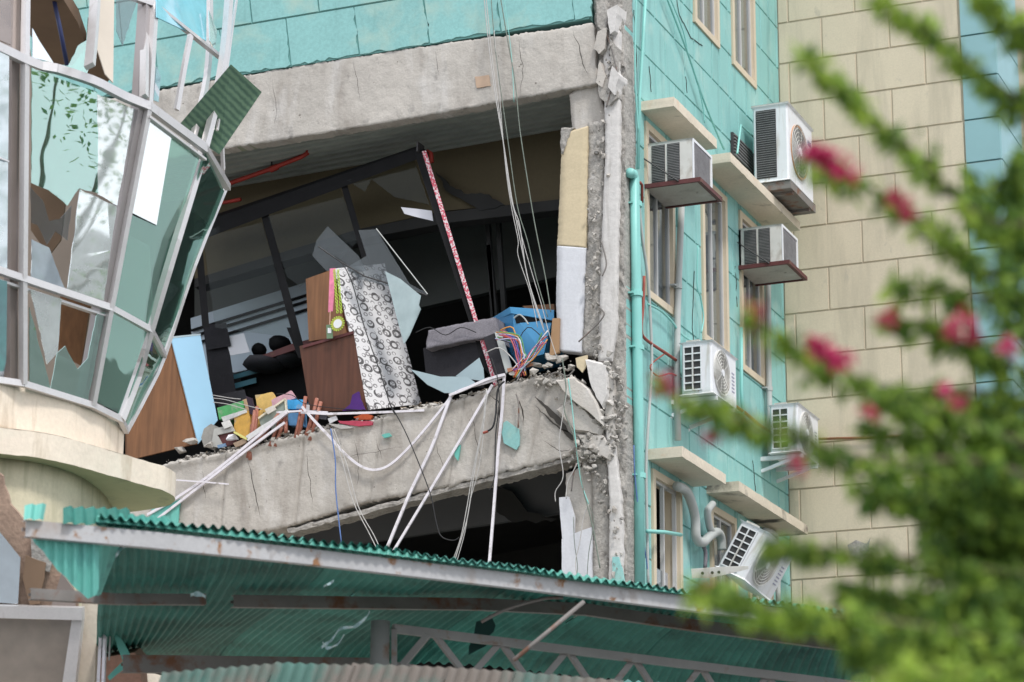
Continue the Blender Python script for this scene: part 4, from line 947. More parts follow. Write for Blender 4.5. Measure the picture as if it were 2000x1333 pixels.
def roofpt(u, v):
    a, b, c = interp(E0, u), interp(E1, u), interp(E2, u)
    return a*(2*(v-.5)*(v-1)) + b*(-4*v*(v-1)) + c*(2*v*(v-.5))
def roofn(u, v):
    du = roofpt(min(1, u+.01), v)-roofpt(max(0, u-.01), v); dv = roofpt(u, min(1, v+.02))-roofpt(u, max(0, v-.02))
    n = du.cross(dv).normalized(); return n if n.z > 0 else -n
def pxof(p): d_ = p-CAM; return 1000+FPX*d_.dot(RT)/d_.dot(FW)
UM = []
for k in range(13):
    lo, hi = 0., .3; v = k/12
    for _ in range(24):
        md = (lo+hi)/2
        if pxof(roofpt(md, v)) < 190+4*noise.noise(V((v*9, 0, 0))): lo = md
        else: hi = md
    UM.append(hi)
Lr = sum(((E0[i+1]-E0[i]).length for i in range(39)))
PIT = .076; NW = int(Lr/PIT); per = 11; spw = 8
nsheet = NW//per+1
for s_ in range(nsheet):
    i0, i1 = s_*per, min(NW, (s_+1)*per+1)
    if i1 <= i0: continue
    cols = (i1-i0)*spw; vs = []; NV = 12
    v1_ = 1.0
    ov = -.016-.006*rnd.random()
    for c in range(cols+1):
        u = (i0+c/spw)/NW; u = min(1, u)
        ph = (i0+c/spw)*2*math.pi
        for k in range(NV+1):
            v = ov+(v1_-ov)*k/NV; uo = u; u = UM[k]+(1-UM[k])*uo
            w_ = .012*math.cos(ph)*(1.25 if k == 0 else 1)
            p = roofpt(u, max(v, 0)) if v > 0 else roofpt(u, 0)+(roofpt(u, 0)-roofpt(u, .05)).normalized()*(-v)*3.2
            vs.append(p+roofn(u, max(.01, v))*(w_+.03+(.004 if s_ % 2 else 0)+.01*math.sin(u*40))); u = uo
    fs = []
    for c in range(cols):
        for k in range(NV):
            uu = (i0+c/spw)/NW
            if .300 < uu < .304 and k == 6: continue
            if abs(uu-.60) < .0025 and 6 <= k <= 7: continue
            fs.append((c*(NV+1)+k, c*(NV+1)+k+1, (c+1)*(NV+1)+k+1, (c+1)*(NV+1)+k))
    part('roof_sheet', MB().add(vs, fs), m_green, can, smooth=True, recalc=False)
lip = MB(); vs = []; nl_ = NW*6
for c in range(nl_+1):
    u = UM[0]+(1-UM[0])*c/nl_; ph = c/6*2*math.pi; p = roofpt(u, 0); hz = V((FW.x, FW.y, 0)).normalized(); big = .9+.9*noise.noise(V((u*17, 3, 0)))
    vs += [p-hz*(.045+.010*math.cos(ph))+V((0, 0, .004)), p-hz*(.03+.012*math.cos(ph))+V((0, 0, .030+.007*math.cos(ph))), p+hz*.02+V((0, 0, .050+.012*math.cos(ph)*big+.022*noise.noise(V((u*15, 0, 0)))))]
lip.add(vs, [f for i in range(nl_) for f in ((3*i, 3*i+3, 3*i+4, 3*i+1), (3*i+1, 3*i+4, 3*i+5, 3*i+2))])
part('sheet_edge', lip, m_lip, can, 'wavy cut edge of the sheets over the beam', recalc=False)
# eaves beam: C channel
def chan(pts, h, wd, mt, name='beam', off=V((0, 0, 0)), th=.004):
    q = [p+off for p in pts]; mb = MB()
    for a, b in zip(q, q[1:]):
        d = (b-a).normalized(); a = a; b = b+d*.002
        mb.bar(a, b, th, h)
        sd = d.cross(V((0, 0, 1))).normalized()
        if sd.dot(FW) < 0: sd = -sd
        mb.bar(a+sd*wd/2+V((0, 0, h/2)), b+sd*wd/2+V((0, 0, h/2)), wd, th); mb.bar(a+sd*wd/2-V((0, 0, h/2)), b+sd*wd/2-V((0, 0, h/2)), wd, th)
        mb.bar(a+sd*wd, b+sd*wd, th, .02)
    return part(name, mb, mt, can)
EB = dline([(50, 1032, 15.0), (300, 1055, 15.5), (600, 1087, 16.1), (1000, 1134, 16.95), (1300, 1173, 17.6), (1790, 1236, 18.72)])
chan(EB, .098, .05, m_steel)
chan(dline([(60, 1160, 16.4), (230, 1170, 16.7), (402, 1171, 17.05)]), .07, .04, m_steeld, 'purlin')
chan(dline([(456, 1174, 17.1), (940, 1180, 18.0), (1145, 1190, 18.25), (1365, 1222, 18.6), (1740, 1272, 19.35)]), .08, .05, m_steeld, 'purlin')
chan(dline([(240, 1296, 17.9), (760, 1302, 18.6)]), .12, .06, m_steeld, 'purlin')
# torn curls of purlin end and sheet; daylight at the rips is in their colour
def curl(pts, wpx, d, mt=m_tealsheet, name='torn_sheet'):
    q = smooth_path([P(x, y, d) for x, y in pts], 4); n = len(q); vs = []
    for i, p in enumerate(q):
        ww = wpx/FPX*d*(.5+.8*abs(fract(p, 14)))
        vs += [p+UP*ww, p-UP*ww+FW*.03*math.sin(i*1.3)]
    return part(name, MB().add(vs, [(2*i, 2*i+1, 2*i+3, 2*i+2) for i in range(n-1)]), mt, can, recalc=False)
m_gaplit = mat('gap_daylight_metal', (.55, .72, .76), .3, .1, 8, metal=.3)  # pale tone stands in for daylight striking the torn edges
curl([(372, 1163), (385, 1160), (402, 1166)], 5, 16.3, m_gaplit)
curl([(628, 1265), (648, 1250), (665, 1228), (690, 1225), (712, 1210), (722, 1195)], 4, 16.9, m_gaplit)
curl([(630, 1255), (640, 1266), (660, 1258), (672, 1240)], 3, 16.85, m_gaplit)
curl([(225, 1088), (240, 1068), (262, 1062)], 6, 15.6, m_gaplit)
curl([(632, 1146), (644, 1140), (652, 1135)], 3, 16.2, m_gaplit)
# bent-down sheet end at the left and scraps on top
def corr(quad, nw, mt, parent, name='roof_sheet', label=None, amp=.011, kind=None, NV=6, jag=0):
    a, b, c, d = quad; n_ = (b-a).cross(d-a).normalized(); vs = []; cols = nw*8
    for i in range(cols+1):
        u = i/cols
        for k in range(NV+1):
            v = k/NV; p = a.lerp(b, u).lerp(d.lerp(c, u), v)
            vs.append(p+n_*amp*math.cos(2*math.pi*nw*u)+((d-a).normalized()*jag*fract(p, 8) if k == NV else V()))
    fs = [(i*(NV+1)+k, i*(NV+1)+k+1, (i+1)*(NV+1)+k+1, (i+1)*(NV+1)+k) for i in range(cols) for k in range(NV)]
    return part(name, MB().add(vs, fs), mt, parent, label, kind, smooth=True, recalc=False)
vs = []; cols = 56; NVw = 8
bp_ = [(62, 1052), (106, 1106), (150, 1152), (172, 1170), (188, 1162), (193, 1150)]
def lin(tb, x):
    for (x0, y0), (x1, y1) in zip(tb, tb[1:]):
        if x <= x1: return y0+(y1-y0)*(x-x0)/(x1-x0)
    return tb[-1][1]
for i in range(cols+1):
    u = i/cols; x = 62+131*u; y0 = 1046+12*u; y1 = lin(bp_, x)+4*noise.noise(V((u*9, 0, 0)))
    for k in range(NVw+1): vs.append(P(x, y0+(y1-y0)*k/NVw, 15.08+.25*u+.012*math.cos(2*math.pi*7*u)))
part('roof_sheet', MB().add(vs, [(i*(NVw+1)+k, i*(NVw+1)+k+1, (i+1)*(NVw+1)+k+1, (i+1)*(NVw+1)+k) for i in range(cols) for k in range(NVw)]), m_tealsheet, can, 'teal sheet end bent down in a wedge', smooth=True, recalc=False)
corr([P(191, 1058, 15.3), P(240, 1062, 15.6), P(196, 1160, 16.0), P(188, 1164, 15.6)], 3, m_tealsheet, can)
corr([P(125, 990, 15.2), P(255, 994, 15.6), P(262, 1030, 15.55), P(125, 1022, 15.1)], 6, m_green, can, label='upturned sheet end over the beam')
corr([P(50, 986, 15.0), P(92, 984, 15.1), P(86, 1016, 15.05), P(48, 1014, 14.95)], 2, m_tealsheet, can)
corr([P(225, 1004, 15.5), P(330, 1010, 15.7), P(345, 1036, 15.65), P(225, 1030, 15.4)], 5, m_green, can)
# truss
def trs(pts, mt=m_steeld, wd=.05, nm='truss_member'):
    mb = MB()
    for a, b in zip(pts, pts[1:]): mb.bar(a, b, wd*.6, wd)
    return part(nm, mb, mt, can)
TD = 17.4
m_trs = mat('grey_truss_paint', (.26, .255, .25), .55, .12, 5, dirt=[((.20, .11, .07), 6, .58, .72, (1, 1, 1))])
tcp = lambda u: P(768+u*(1760-768), 1228+u*(1350-1228), TD+u*2.1)
bcp = lambda u: P(770+u*(1760-770), 1302+u*(1462-1302), TD+u*2.1)
trs([tcp(0), tcp(1)], m_trs, .06, 'top_chord'); trs([bcp(0), bcp(1)], m_trs, .06, 'bottom_chord')
trs([P(770, 1228, TD-.01), P(770, 1306, TD-.01)], m_trs, .06)
trs([P(786, 1300, TD-.01), P(836, 1240, TD-.01)], m_trs, .045)
ns = 14
for k in range(ns):
    u0, u1 = .08+k/ns*.92, .08+(k+1)/ns*.92
    if k % 2 == 0: trs([tcp(u0)-FW*.012, bcp(u1)-FW*.012], m_trs, .045)
    else: trs([bcp(u0)-FW*.012, tcp(u1)-FW*.012], m_trs, .045)
for u in (.79, .86): trs([tcp(u)-FW*.014, bcp(u)-FW*.014], m_trs, .04)
part('post', MB().tube([P(743, 1214, TD-.1), V((P(743, 1214, TD-.1).x, P(743, 1214, TD-.1).y, 0))], .065, 16), m_trs, can, smooth=True)
a = P(1140, 1176, 16.95); b = P(1003, 1290, 16.6)
part('strut', MB().tube([a, b], .015, 12), m_steeld, can, smooth=True)
part('cable', MB().tube(smooth_path([P(x, y, 17.3) for x, y in ((940, 1215), (990, 1190), (1060, 1170), (1100, 1168))], 5), .012, 6), m_steeld, can)
part('hanging_rag', MB().prism(jagged([P(x, y, 17.9) for x, y in ((930, 1215), (958, 1200), (968, 1222), (950, 1262), (915, 1280))], True, .05, .03), FW*.01), mat('dark_green_rag', (.01, .05, .045), .8), can)
# dark space under the canopy: the ground floor front stands there already

# lower faded roof at the bottom edge
low = thing('lower_roof', 'faded grey-green corrugated roof edge at the very bottom, below the truss', 'roof', (-5.6, 13.6, 0))
rr_ = random.Random(3)
quads = [((318, 1314), (540, 1296), 10), ((540, 1294), (700, 1300), 7), ((690, 1296), (880, 1304), 8), ((880, 1304), (1010, 1312), 6), ((1010, 1312), (1220, 1330), 9)]
for i, ((x0, y0), (x1, y1), nw) in enumerate(quads):
    d0, d1 = 14.4+(x0-318)*.0012, 14.4+(x1-318)*.0012
    corr([P(x0, y0, d0), P(x1, y1, d1), P(x1-70, y1+170, d1+.1), P(x0-60, y0+170, d0+.1)], nw, m_greenl, low, amp=.012, NV=4)
    mb = MB()
part('support_beam', MB().bar(P(280, 1440, 14.6), P(1200, 1470, 15.6), .1, .1), m_trs, low)
for x, d in ((330, 14.7), (1150, 15.5)):
    p = P(x, 1440, d); part('post', MB().tube([p, V((p.x, p.y, 0))], .05, 12), m_trs, low, smooth=True)
# bundle of thin white posts and fallen flashing at the lower left
for i, (x0, x1, lab) in enumerate(((199, 193, 'left white aluminium post standing beside the beige column'), (207, 210, 'right one of two thin white posts beside the beige column'))):
    solo('thin_post', MB().bar(P(x0, 1188+i*8, 18.3), P(x1, 1345, 18.3)-V((0, 0, 2.5)), .022, .04), m_conduit, lab, 'post', 'thin white posts')
solo('post_strip', MB().bar(P(217, 1200, 18.4), P(213, 1290, 18.4), .012, .02), m_greypipe, 'short grey strip behind the thin white posts', 'strip')
solo('flashing', MB().prism(jagged([P(x, y, 18.4) for x, y in ((218, 1208), (232, 1240), (255, 1282), (250, 1300), (214, 1330), (210, 1322), (240, 1292), (222, 1240))], True, .05, .01), FW*.02), m_tealsheet, 'bent teal strip of flashing dangling by the white posts', 'flashing')
solo('red_roof_piece', MB().prism(jagged([P(x, y, 18.8) for x, y in ((178, 1290), (218, 1282), (262, 1275), (275, 1290), (282, 1400), (180, 1400))], True, .06, .02), FW*.3), m_pinkish, 'broken red-brown masonry piece at the bottom left', 'masonry')

# ================================================================== THINGS IN THE OPENED ROOM
def quadpx(pts): return [F(x, y, d) for x, y, d in pts]
def cabinet(name, label, cat, fl, mt_front, mt_side, sidelabel=None):
    """fl: front top-left, top-right, bottom-right, bottom-left, then back top-right, back bottom-right, each (x, y, depth behind the facade)"""
    a, b, c, d, e, f = quadpx(fl); pn = (e-b).cross(c-b); rf = ray(fl[5][0], fl[5][1]); f = CAM+rf*((b-CAM).dot(pn)/rf.dot(pn)); g = a+(e-b); h = d+(f-c)
    n = (b-a).cross(d-a).normalized(); n = -n if n.y > 0 else n
    t = thing(name, label, cat, d)
    part('carcass', MB().hexa([a, b, c, d], [g, e, f, h]), mt_front, t)
    ns = (e-b).cross(c-b).normalized(); ns = -ns if ns.x < 0 else ns
    sp = part('side_panel', MB().prism([b, e, f, c], ns*.012), mt_side, t, sidelabel)
    return t, (a, b, c, d, e, f), n, ns, sp
t, q, n, ns, sp = cabinet('cabinet', 'plywood-brown cabinet with a light blue side, leaning at the left end of the floor', 'cabinet',
    [(245, 664, .12), (333, 662, .12), (386, 868, .10), (245, 902, .10), (390, 656, .55), (424, 822, .52)], m_wood, m_ltblue)
part('top_edge', MB().bar(q[1]+V((0, 0, .012)), q[4]+V((0, 0, .012)), .03, .018), mat('pale_edge', (.55, .68, .74), .5), t)
part('door', MB().prism([q[0].lerp(q[1], .04)+n*.012, q[0].lerp(q[1], .985)+n*.012, q[3].lerp(q[2], .985)+n*.012, q[3].lerp(q[2], .04)+n*.012], n*.012), m_wood, t)
# ring-patterned wardrobe
t, q, n, ns, sp = cabinet('wardrobe', 'tall tilted wardrobe with black-and-white ring-patterned side and brown front', 'wardrobe',
    [(600, 545, .42), (652, 526, .35), (718, 802, .28), (612, 806, .32), (750, 516, .9), (822, 790, .85)], m_woodd, m_pattern, 'side covered with black ring print on white')
ul = sp.data.uv_layers.new(name='UVMap'); U = (q[4]-q[1]).normalized(); W_ = (q[2]-q[1]).normalized()
for lp in sp.data.loops:
    c = sp.data.vertices[lp.vertex_index].co+BASE[t.name]-q[1]; ul.data[lp.index].uv = (c.dot(U)*.9, c.dot(W_)*.9)
a, b, c, d = q[:4]
u = lambda s_, v_: (a.lerp(b, s_)).lerp(d.lerp(c, s_), v_)
part('door', MB().prism([u(.02, .01)+n*.02, u(.97, .01)+n*.02, u(.97, .48)+n*.02, u(.02, .48)+n*.02], n*.015), m_wood, t, 'upper brown door')
part('door', MB().prism([F(586, 677, .12), F(691, 652, .12), F(717, 800, .12), F(607, 806, .14)], (0, -.015, 0)), m_woodd, t, 'lower brown door swung forward')
part('shelf_edge', MB().bar(F(592, 678, .10), F(690, 650, .10), .02, .03), m_redbrown, t)
# medals hanging from it
mt_g = mat('lime_ribbon', (.45, .62, .08), .6, .25, 40)
t = thing('medal', 'gold-rimmed round medal on a lime chain ribbon hanging at the wardrobe edge', 'medal', F(660, 655, .05))
ch = MB()
for k in range(13):
    for dx in (0, 8):
        p = F(653+dx*.9+k*.5, 530+k*6.6, .06); ch.tube([p+V((.011*math.cos(z_), 0, .016*math.sin(z_))) for z_ in [i*math.pi/4 for i in range(9)]], .005, 4, False)
part('ribbon', ch, mt_g, t)
part('rim', MB().disc(F(660, 633, .05), (0, -1, 0), .068, .015, 20), mat('gold_lime', (.50, .50, .12), .4, .1, 10, metal=.4), t)
part('face', MB().disc(F(660, 633, .034), (0, -1, 0), .048, .008, 20), m_white, t)
for k in range(18):
    an = k*math.pi/9; p = F(660, 633, .04)+V((.074*math.cos(an), 0, .074*math.sin(an))); part('stud', MB().disc(p, (0, -1, 0), .008, .012, 6), mt_g, t)
t = thing('lanyard', 'pink lanyard with a small green card beside the lime ribbon', 'lanyard', F(642, 660, .05))
part('strap', MB().prism([F(644, 525, .06), F(655, 524, .06), F(650, 608, .06), F(641, 610, .06)], (0, .006, 0)), mat('pink_ribbon', (.75, .22, .35), .6, .25, 14), t)
part('cord', MB().tube([F(645, 606, .06), F(644, 636, .06)], .006, 5), m_pinkish, t)
part('card', MB().prism([F(637, 635, .05), F(649, 634, .05), F(650, 661, .05), F(638, 662, .05)], (0, .006, 0)), mat('green_card', (.14, .22, .13), .5), t)
part('photo', MB().prism([F(640, 641, .045), F(647, 641, .045), F(647, 651, .045), F(640, 651, .045)], (0, .004, 0)), m_white, t)
# black glazed partition
t = thing('glazed_partition', 'black-framed glass partition leaning in the opening, most panes broken', 'partition', F(700, 700, .6))
def pbar(x0, y0, d0, x1, y1, d1, wd, th=.06, nm='frame_bar', mt=m_black): return part(nm, MB().bar(F(x0, y0, d0), F(x1, y1, d1), th, wd), mt, t)
mb = MB().hexa([F(380, 440, .7), F(815, 290, .35), F(832, 305, .35), F(380, 474, .7)], [F(384, 432, .8), F(820, 284, .45), F(838, 299, .45), F(384, 466, .8)])
part('top_rail', mb, m_black, t)
mb = MB().hexa([F(808, 295, .34), F(828, 297, .34), F(966, 748, .15), F(946, 720, .15)], [F(812, 291, .44), F(832, 293, .44), F(970, 744, .25), F(950, 716, .25)])
part('post', mb, m_black, t)
part('taped_edge', MB().hexa([F(824, 296, .325), F(832, 294, .325), F(972, 752, .125), F(965, 756, .125)], [F(824, 296, .345), F(832, 294, .345), F(972, 752, .145), F(965, 756, .145)]), m_tape, t, 'red and white edge of the leaning post')
part('cap', MB().box(F(813, 296, .30), F(829, 286, .46)), m_fin, t)
for (x0, y0, x1, y1, w_, dd) in ((668, 348, 716, 515, 13, .5), (512, 400, 585, 676, 16, .62), (385, 440, 402, 640, 14, .7), (566, 640, 590, 700, 13, .6)):
    part('mullion', MB().hexa([F(x0-w_/2, y0, dd), F(x0+w_/2, y0, dd), F(x1+w_/2, y1, dd-.05), F(x1-w_/2, y1, dd-.05)], [F(x0-w_/2, y0, dd+.06), F(x0+w_/2, y0, dd+.06), F(x1+w_/2, y1, dd+.01), F(x1-w_/2, y1, dd+.01)]), m_black, t)
def pshard(pts, dd, mt, label=None, th=.006):
    return part('pane', MB().prism([F(x, y, dd+.0004*(i)) for i, (x, y) in enumerate(pts)], (0, th, 0)), mt, t, label)
pshard([(520, 412), (662, 362), (700, 470), (650, 520), (585, 560), (560, 540)], .60, g_clear)
pshard([(395, 455), (505, 412), (575, 660), (420, 640)], .66, g_clear)
pshard([(678, 352), (808, 310), (838, 400), (770, 385), (725, 350), (712, 375)], .46, g_clear)
pshard([(618, 470), (640, 442), (660, 462), (700, 500), (716, 530), (640, 532), (610, 500)], .48, g_smoke)
pshard([(700, 450), (735, 448), (800, 555), (833, 572), (835, 577), (770, 562), (700, 545), (682, 520), (716, 500)], .30, g_smoke, 'large cracked pane slanting over the wardrobe')
part('pane_edge', MB().tube([F(622, 482, .29), F(655, 505, .29), F(712, 540, .29), F(835, 577, .29)], .008, 5), m_fin, t)
part('pane_edge', MB().tube([F(735, 447, .29), F(835, 575, .29)], .006, 5), m_greypipe, t)
# loose glass pieces (each its own)
def loose(name, pts, dd, mt, label, cat, th=.008, grp=None, bend=0):
    q = [F(x, y, dd+bend*(i % 2)) for i, (x, y) in enumerate(pts)]
    return solo(name, MB().prism(q, (0, th, 0)), mt, label, cat, grp)
loose('glass_shard', [(752, 530), (782, 545), (822, 578), (818, 596), (822, 604), (800, 655), (789, 673), (772, 610)], .28, g_frost, 'pale blue sheet of glass standing behind the ring-patterned wardrobe', 'glass')
loose('glass_shard', [(783, 405), (812, 408), (843, 412), (846, 432), (812, 424), (790, 418)], .42, m_shardw, 'white pointed shard stuck to the partition near its leaning post', 'glass')
loose('glass_shard', [(802, 722), (860, 736), (912, 736), (925, 745), (932, 752), (880, 768), (868, 768), (835, 752)], -.02, m_shard, 'curved pale sheet lying on the beam edge, right of the wardrobe', 'glass')
loose('glass_shard', [(890, 735), (936, 699), (944, 720), (946, 745), (912, 740)], .12, m_shard, 'upright triangular shard behind the curved pale sheet', 'glass')
# office chair
t = thing('office_chair', 'tall black office chair back beside the light blue cabinet side', 'chair', F(425, 800, 1.1))
part('backrest', MB().hexa(quadpx([(402, 642, 1.0), (436, 638, 1.0), (458, 780, 1.05), (420, 790, 1.05)]), quadpx([(402, 642, 1.16), (436, 638, 1.16), (458, 780, 1.2), (420, 790, 1.2)])), m_fabric, t, bevel=.03)
part('headrest', MB().hexa(quadpx([(404, 640, .96), (438, 636, .96), (446, 672, .98), (408, 678, .98)]), quadpx([(404, 640, 1.08), (438, 636, 1.08), (446, 672, 1.1), (408, 678, 1.1)])), m_fabric, t, bevel=.03)
part('seat', MB().hexa(quadpx([(425, 775, .7), (475, 765, .7), (480, 782, .7), (430, 793, .7)]), quadpx([(425, 775, 1.2), (475, 765, 1.2), (480, 782, 1.2), (430, 793, 1.2)])), m_fabric, t, bevel=.02)
loose('paper_sheet', [(440, 660), (476, 651), (488, 688), (450, 695)], 1.0, m_shardw, 'lilac-white sheet of paper propped beside the office chair', 'paper', .004)
t = thing('desk', 'dark desk with teal-blue shelf edges behind the brown wardrobe', 'desk', F(520, 790, 1.3))
part('desktop', MB().hexa(quadpx([(445, 735, 1.2), (600, 694, 1.2), (602, 702, 1.2), (446, 744, 1.2)]), quadpx([(445, 735, 1.8), (600, 694, 1.8), (602, 702, 1.8), (446, 744, 1.8)])), mat('teal_shelf', (.10, .28, .36), .5), t)
part('shelf', MB().hexa(quadpx([(448, 752, 1.2), (500, 738, 1.2), (501, 748, 1.2), (449, 762, 1.2)]), quadpx([(448, 752, 1.6), (500, 738, 1.6), (501, 748, 1.6), (449, 762, 1.6)])), mat('teal_shelf', (.10, .28, .36), .5), t)
part('side_board', MB().hexa(quadpx([(470, 740, 1.25), (610, 700, 1.25), (620, 800, 1.25), (490, 830, 1.25)]), quadpx([(470, 740, 1.7), (610, 700, 1.7), (620, 800, 1.7), (490, 830, 1.7)])), m_black, t)
def blob(pts, dd, r_, mt, name, label, cat, seed=1):
    mb = MB()
    for i, (x, y, s_) in enumerate(pts):
        b = bmesh.new(); bmesh.ops.create_icosphere(b, subdivisions=2, radius=1); c = F(x, y, dd)
        vs = [V((v.co.x*s_[0], v.co.y*s_[0], v.co.z*s_[1]))*(1+.18*noise.noise(v.co*2+V((seed+i, 0, 0))))+c for v in b.verts]
        mb.add(vs, [tuple(v.index for v in f.verts) for f in b.faces]); b.free()
    return solo(name, mb, mt, label, cat, smooth=True)
blob([(506, 684, (.09, .08))], 1.25, 0, m_black, 'black_bundle', 'smaller round black bundle on the dark desk, left one', 'bundle')
blob([(546, 672, (.12, .10))], 1.2, 0, m_black, 'black_bundle', 'larger round black bundle on the dark desk, right one', 'bundle', 4)
blob([(520, 712, (.26, .09)), (565, 700, (.2, .09))], 1.1, 0, m_fabric, 'black_cloth_heap', 'heap of dark cloth spread over the desk', 'cloth', 7)
loose('red_board', [(512, 694), (570, 672), (640, 654), (640, 660), (575, 684), (520, 702)], .9, m_redbrown, 'thin dark red board sloping up towards the wardrobe', 'board', .03)
# grey-topped dark case and blue drop box right of the leaning post
t = thing('padded_case', 'dark padded case with a rumpled grey top behind the leaning post', 'case', F(880, 745, .3))
part('body', MB().hexa(quadpx([(832, 685, .25), (930, 672, .2), (940, 752, .2), (838, 745, .25)]), quadpx([(832, 685, .7), (930, 672, .65), (940, 752, .65), (838, 745, .7)])), m_fabric, t, bevel=.03)
mb = slab([F(x, y, .18) for x, y in ((836, 645), (900, 632), (968, 620), (975, 640))], [F(x, y, .12) for x, y in ((832, 682), (900, 668), (955, 660), (978, 668))], (0, .4, .0), 40, 8, .02, .01, 6, 5)
part('top', mb, m_fabricl, t, smooth=True)
t = thing('dark_screen', 'tilted dark panel leaning between the grey case and the blue box', 'panel', F(975, 735, .1))
part('panel', MB().prism([F(944, 660, .12), (F(968, 650, .12)), F(990, 728, .06), F(970, 742, .06)], (0, .05, 0)), m_fabric, t)
part('edge', MB().prism([F(966, 650, .10), F(978, 648, .10), F(1000, 720, .04), F(988, 730, .04)], (0, .02, 0)), m_greypipe, t)
t = thing('blue_box', 'bright blue steel box with a dark slot and folded top, by the pale plaster', 'box', F(1040, 700, .3))
bx_ = quadpx([(1001, 612, .3), (1080, 618, .25), (1062, 692, .22), (1008, 706, .3)])
part('body', MB().hexa(bx_, [p+V((-.02, .5, 0)) for p in bx_]), m_bluebox, t)
part('side', MB().prism([F(962, 626, .55), F(1001, 612, .3), F(1008, 706, .3), F(985, 690, .5)], (0, .02, 0)), mat('blue_enamel_side', (.05, .24, .48), .4), t)
part('lid', MB().hexa(quadpx([(960, 622, .6), (996, 600, .28), (1082, 606, .22), (1082, 618, .22)]), quadpx([(962, 630, .6), (998, 612, .28), (1082, 622, .22), (1080, 626, .22)])), m_bluebox, t)
part('slot', MB().prism([F(1004, 616, .285), F(1056, 617, .26), F(1054, 632, .26), F(1008, 632, .285)], (0, .01, 0)), m_black, t)
part('slot', MB().prism([F(1060, 615, .24), F(1080, 616, .235), F(1078, 630, .235), F(1060, 630, .24)], (0, .01, 0)), m_black, t)
part('handle', MB().tube(smooth_path([F(x, y, .2) for x, y in ((1004, 622), (1014, 615), (1024, 622), (1032, 634))], 4), .008, 6), m_greypipe, t)
loose('brown_board', [(1079, 622), (1093, 622), (1091, 688), (1073, 698)], .0, mat('raw_board', (.36, .22, .12), .8, .12, 6), 'short brown wooden board against the pale plaster', 'board', .05)
loose('dark_board', [(1020, 598), (1082, 594), (1083, 606), (1030, 606)], .6, m_wood, 'narrow brown board edge above the blue box', 'board', .05)

# ------------------------------------------------ litter along the beam top
def litter(name, pts, dd, th, c, label, cat, rough=.7, dz=0):
    q = jagged([F(x, y, dd) for x, y in pts], True, .05, .008, len(label))
    return solo(name, MB().prism(q, (0, th, dz)), mat('litter_'+label.split()[0]+'_'+label.split()[1], c, rough, .16, 9, .1, 30, dirt=[((.36, .33, .30), 7, .56, .72, (1, 1, 1))]), label, cat)
litter('file_box', [(424, 797), (474, 783), (477, 806), (428, 820)], .12, .3, (.08, .34, .12), 'green cardboard file box at the left end of the litter', 'box')
litter('box_rim', [(432, 815), (480, 800), (482, 806), (436, 824)], .05, .04, (.62, .62, .62), 'white strip below the green file box', 'strip')
litter('brown_envelope', [(457, 812), (487, 802), (492, 850), (470, 856), (457, 838)], .06, .05, (.62, .36, .08), 'orange envelope crumpled behind the first tubes', 'envelope')
litter('brown_envelope', [(498, 772), (531, 766), (540, 780), (543, 795), (515, 806), (502, 795)], .2, .04, (.66, .44, .14), 'orange-yellow envelope standing upright behind the cream box', 'envelope')
litter('brown_envelope', [(488, 815), (510, 800), (512, 846), (496, 852)], .08, .04, (.64, .40, .12), 'small orange folder beside the cream box end', 'folder')
litter('brown_card', [(473, 782), (484, 778), (492, 800), (484, 810)], .14, .03, (.48, .32, .20), 'tan cardboard strip beside the green box', 'card')
litter('necktie', [(480, 774), (492, 778), (498, 800), (495, 812), (487, 808), (484, 790)], .05, .02, (.03, .015, .03), 'dark striped cloth draped between green box and envelopes', 'cloth')
t = thing('shallow_box', 'long grey box with a cream rim tilted among the litter', 'box', F(530, 830, .05))
q = quadpx([(506, 820, .04), (558, 782, .04), (560, 806, .04), (512, 842, .04)])
part('side', MB().prism(q, (0, .02, 0)), mat('grey_green_card', (.27, .31, .27), .8, .08, 8), t)
part('rim', MB().bar(q[0]+V((0, -.005, .01)), q[1]+V((0, -.005, .01)), .03, .02), mat('cream_card', (.70, .64, .50), .8), t)
part('rim', MB().bar(q[1], q[2], .03, .015), mat('cream_card', (.70, .64, .50), .8), t)
part('back', MB().prism([p+V((.0, .22, .03)) for p in q], (0, .02, 0)), mat('grey_green_card', (.27, .31, .27), .8), t)
litter('pink_board', [(530, 782), (568, 763), (578, 778), (560, 784), (556, 780), (532, 795)], .15, .03, (.58, .34, .38), 'pink board edge sticking up behind the shallow box', 'board')
litter('blue_box', [(561, 781), (593, 781), (594, 798), (562, 799)], .10, .2, (.05, .34, .68), 'bright blue carton behind the rusty tubes, upper', 'box')
litter('blue_box', [(563, 808), (590, 806), (591, 832), (564, 831)], .06, .1, (.12, .30, .56), 'duller blue carton below the bright blue one', 'box')
litter('white_card', [(596, 789), (602, 789), (602, 806), (597, 808)], .05, .03, (.72, .74, .78), 'small white card edge right of the blue carton', 'card')
t = thing('grey_carton', 'open grey carton with a reddish inside at the left of the litter', 'box', F(435, 870, .03))
part('flap', MB().prism([F(418, 838, .02), F(452, 830, .02), F(458, 842, .02), F(424, 850, .02)], (0, .02, 0)), mat('grey_card', (.42, .42, .40), .8, .1, 8), t)
part('side', MB().prism([F(418, 838, .02), F(424, 850, .02), F(438, 876, .02), F(412, 872, .02)], (0, .2, 0)), mat('grey_card', (.42, .42, .40), .8), t)
part('inside', MB().prism([F(426, 850, .04), F(456, 842, .04), F(462, 866, .04), F(438, 874, .04)], (0, .02, 0)), m_redbrown, t)
solo('crumpled_paper', MB().add(*chunk(F(452, 855, -.02), (.08, .05, .05), 41)), m_shardw, 'crumpled white paper in the grey carton', 'paper')
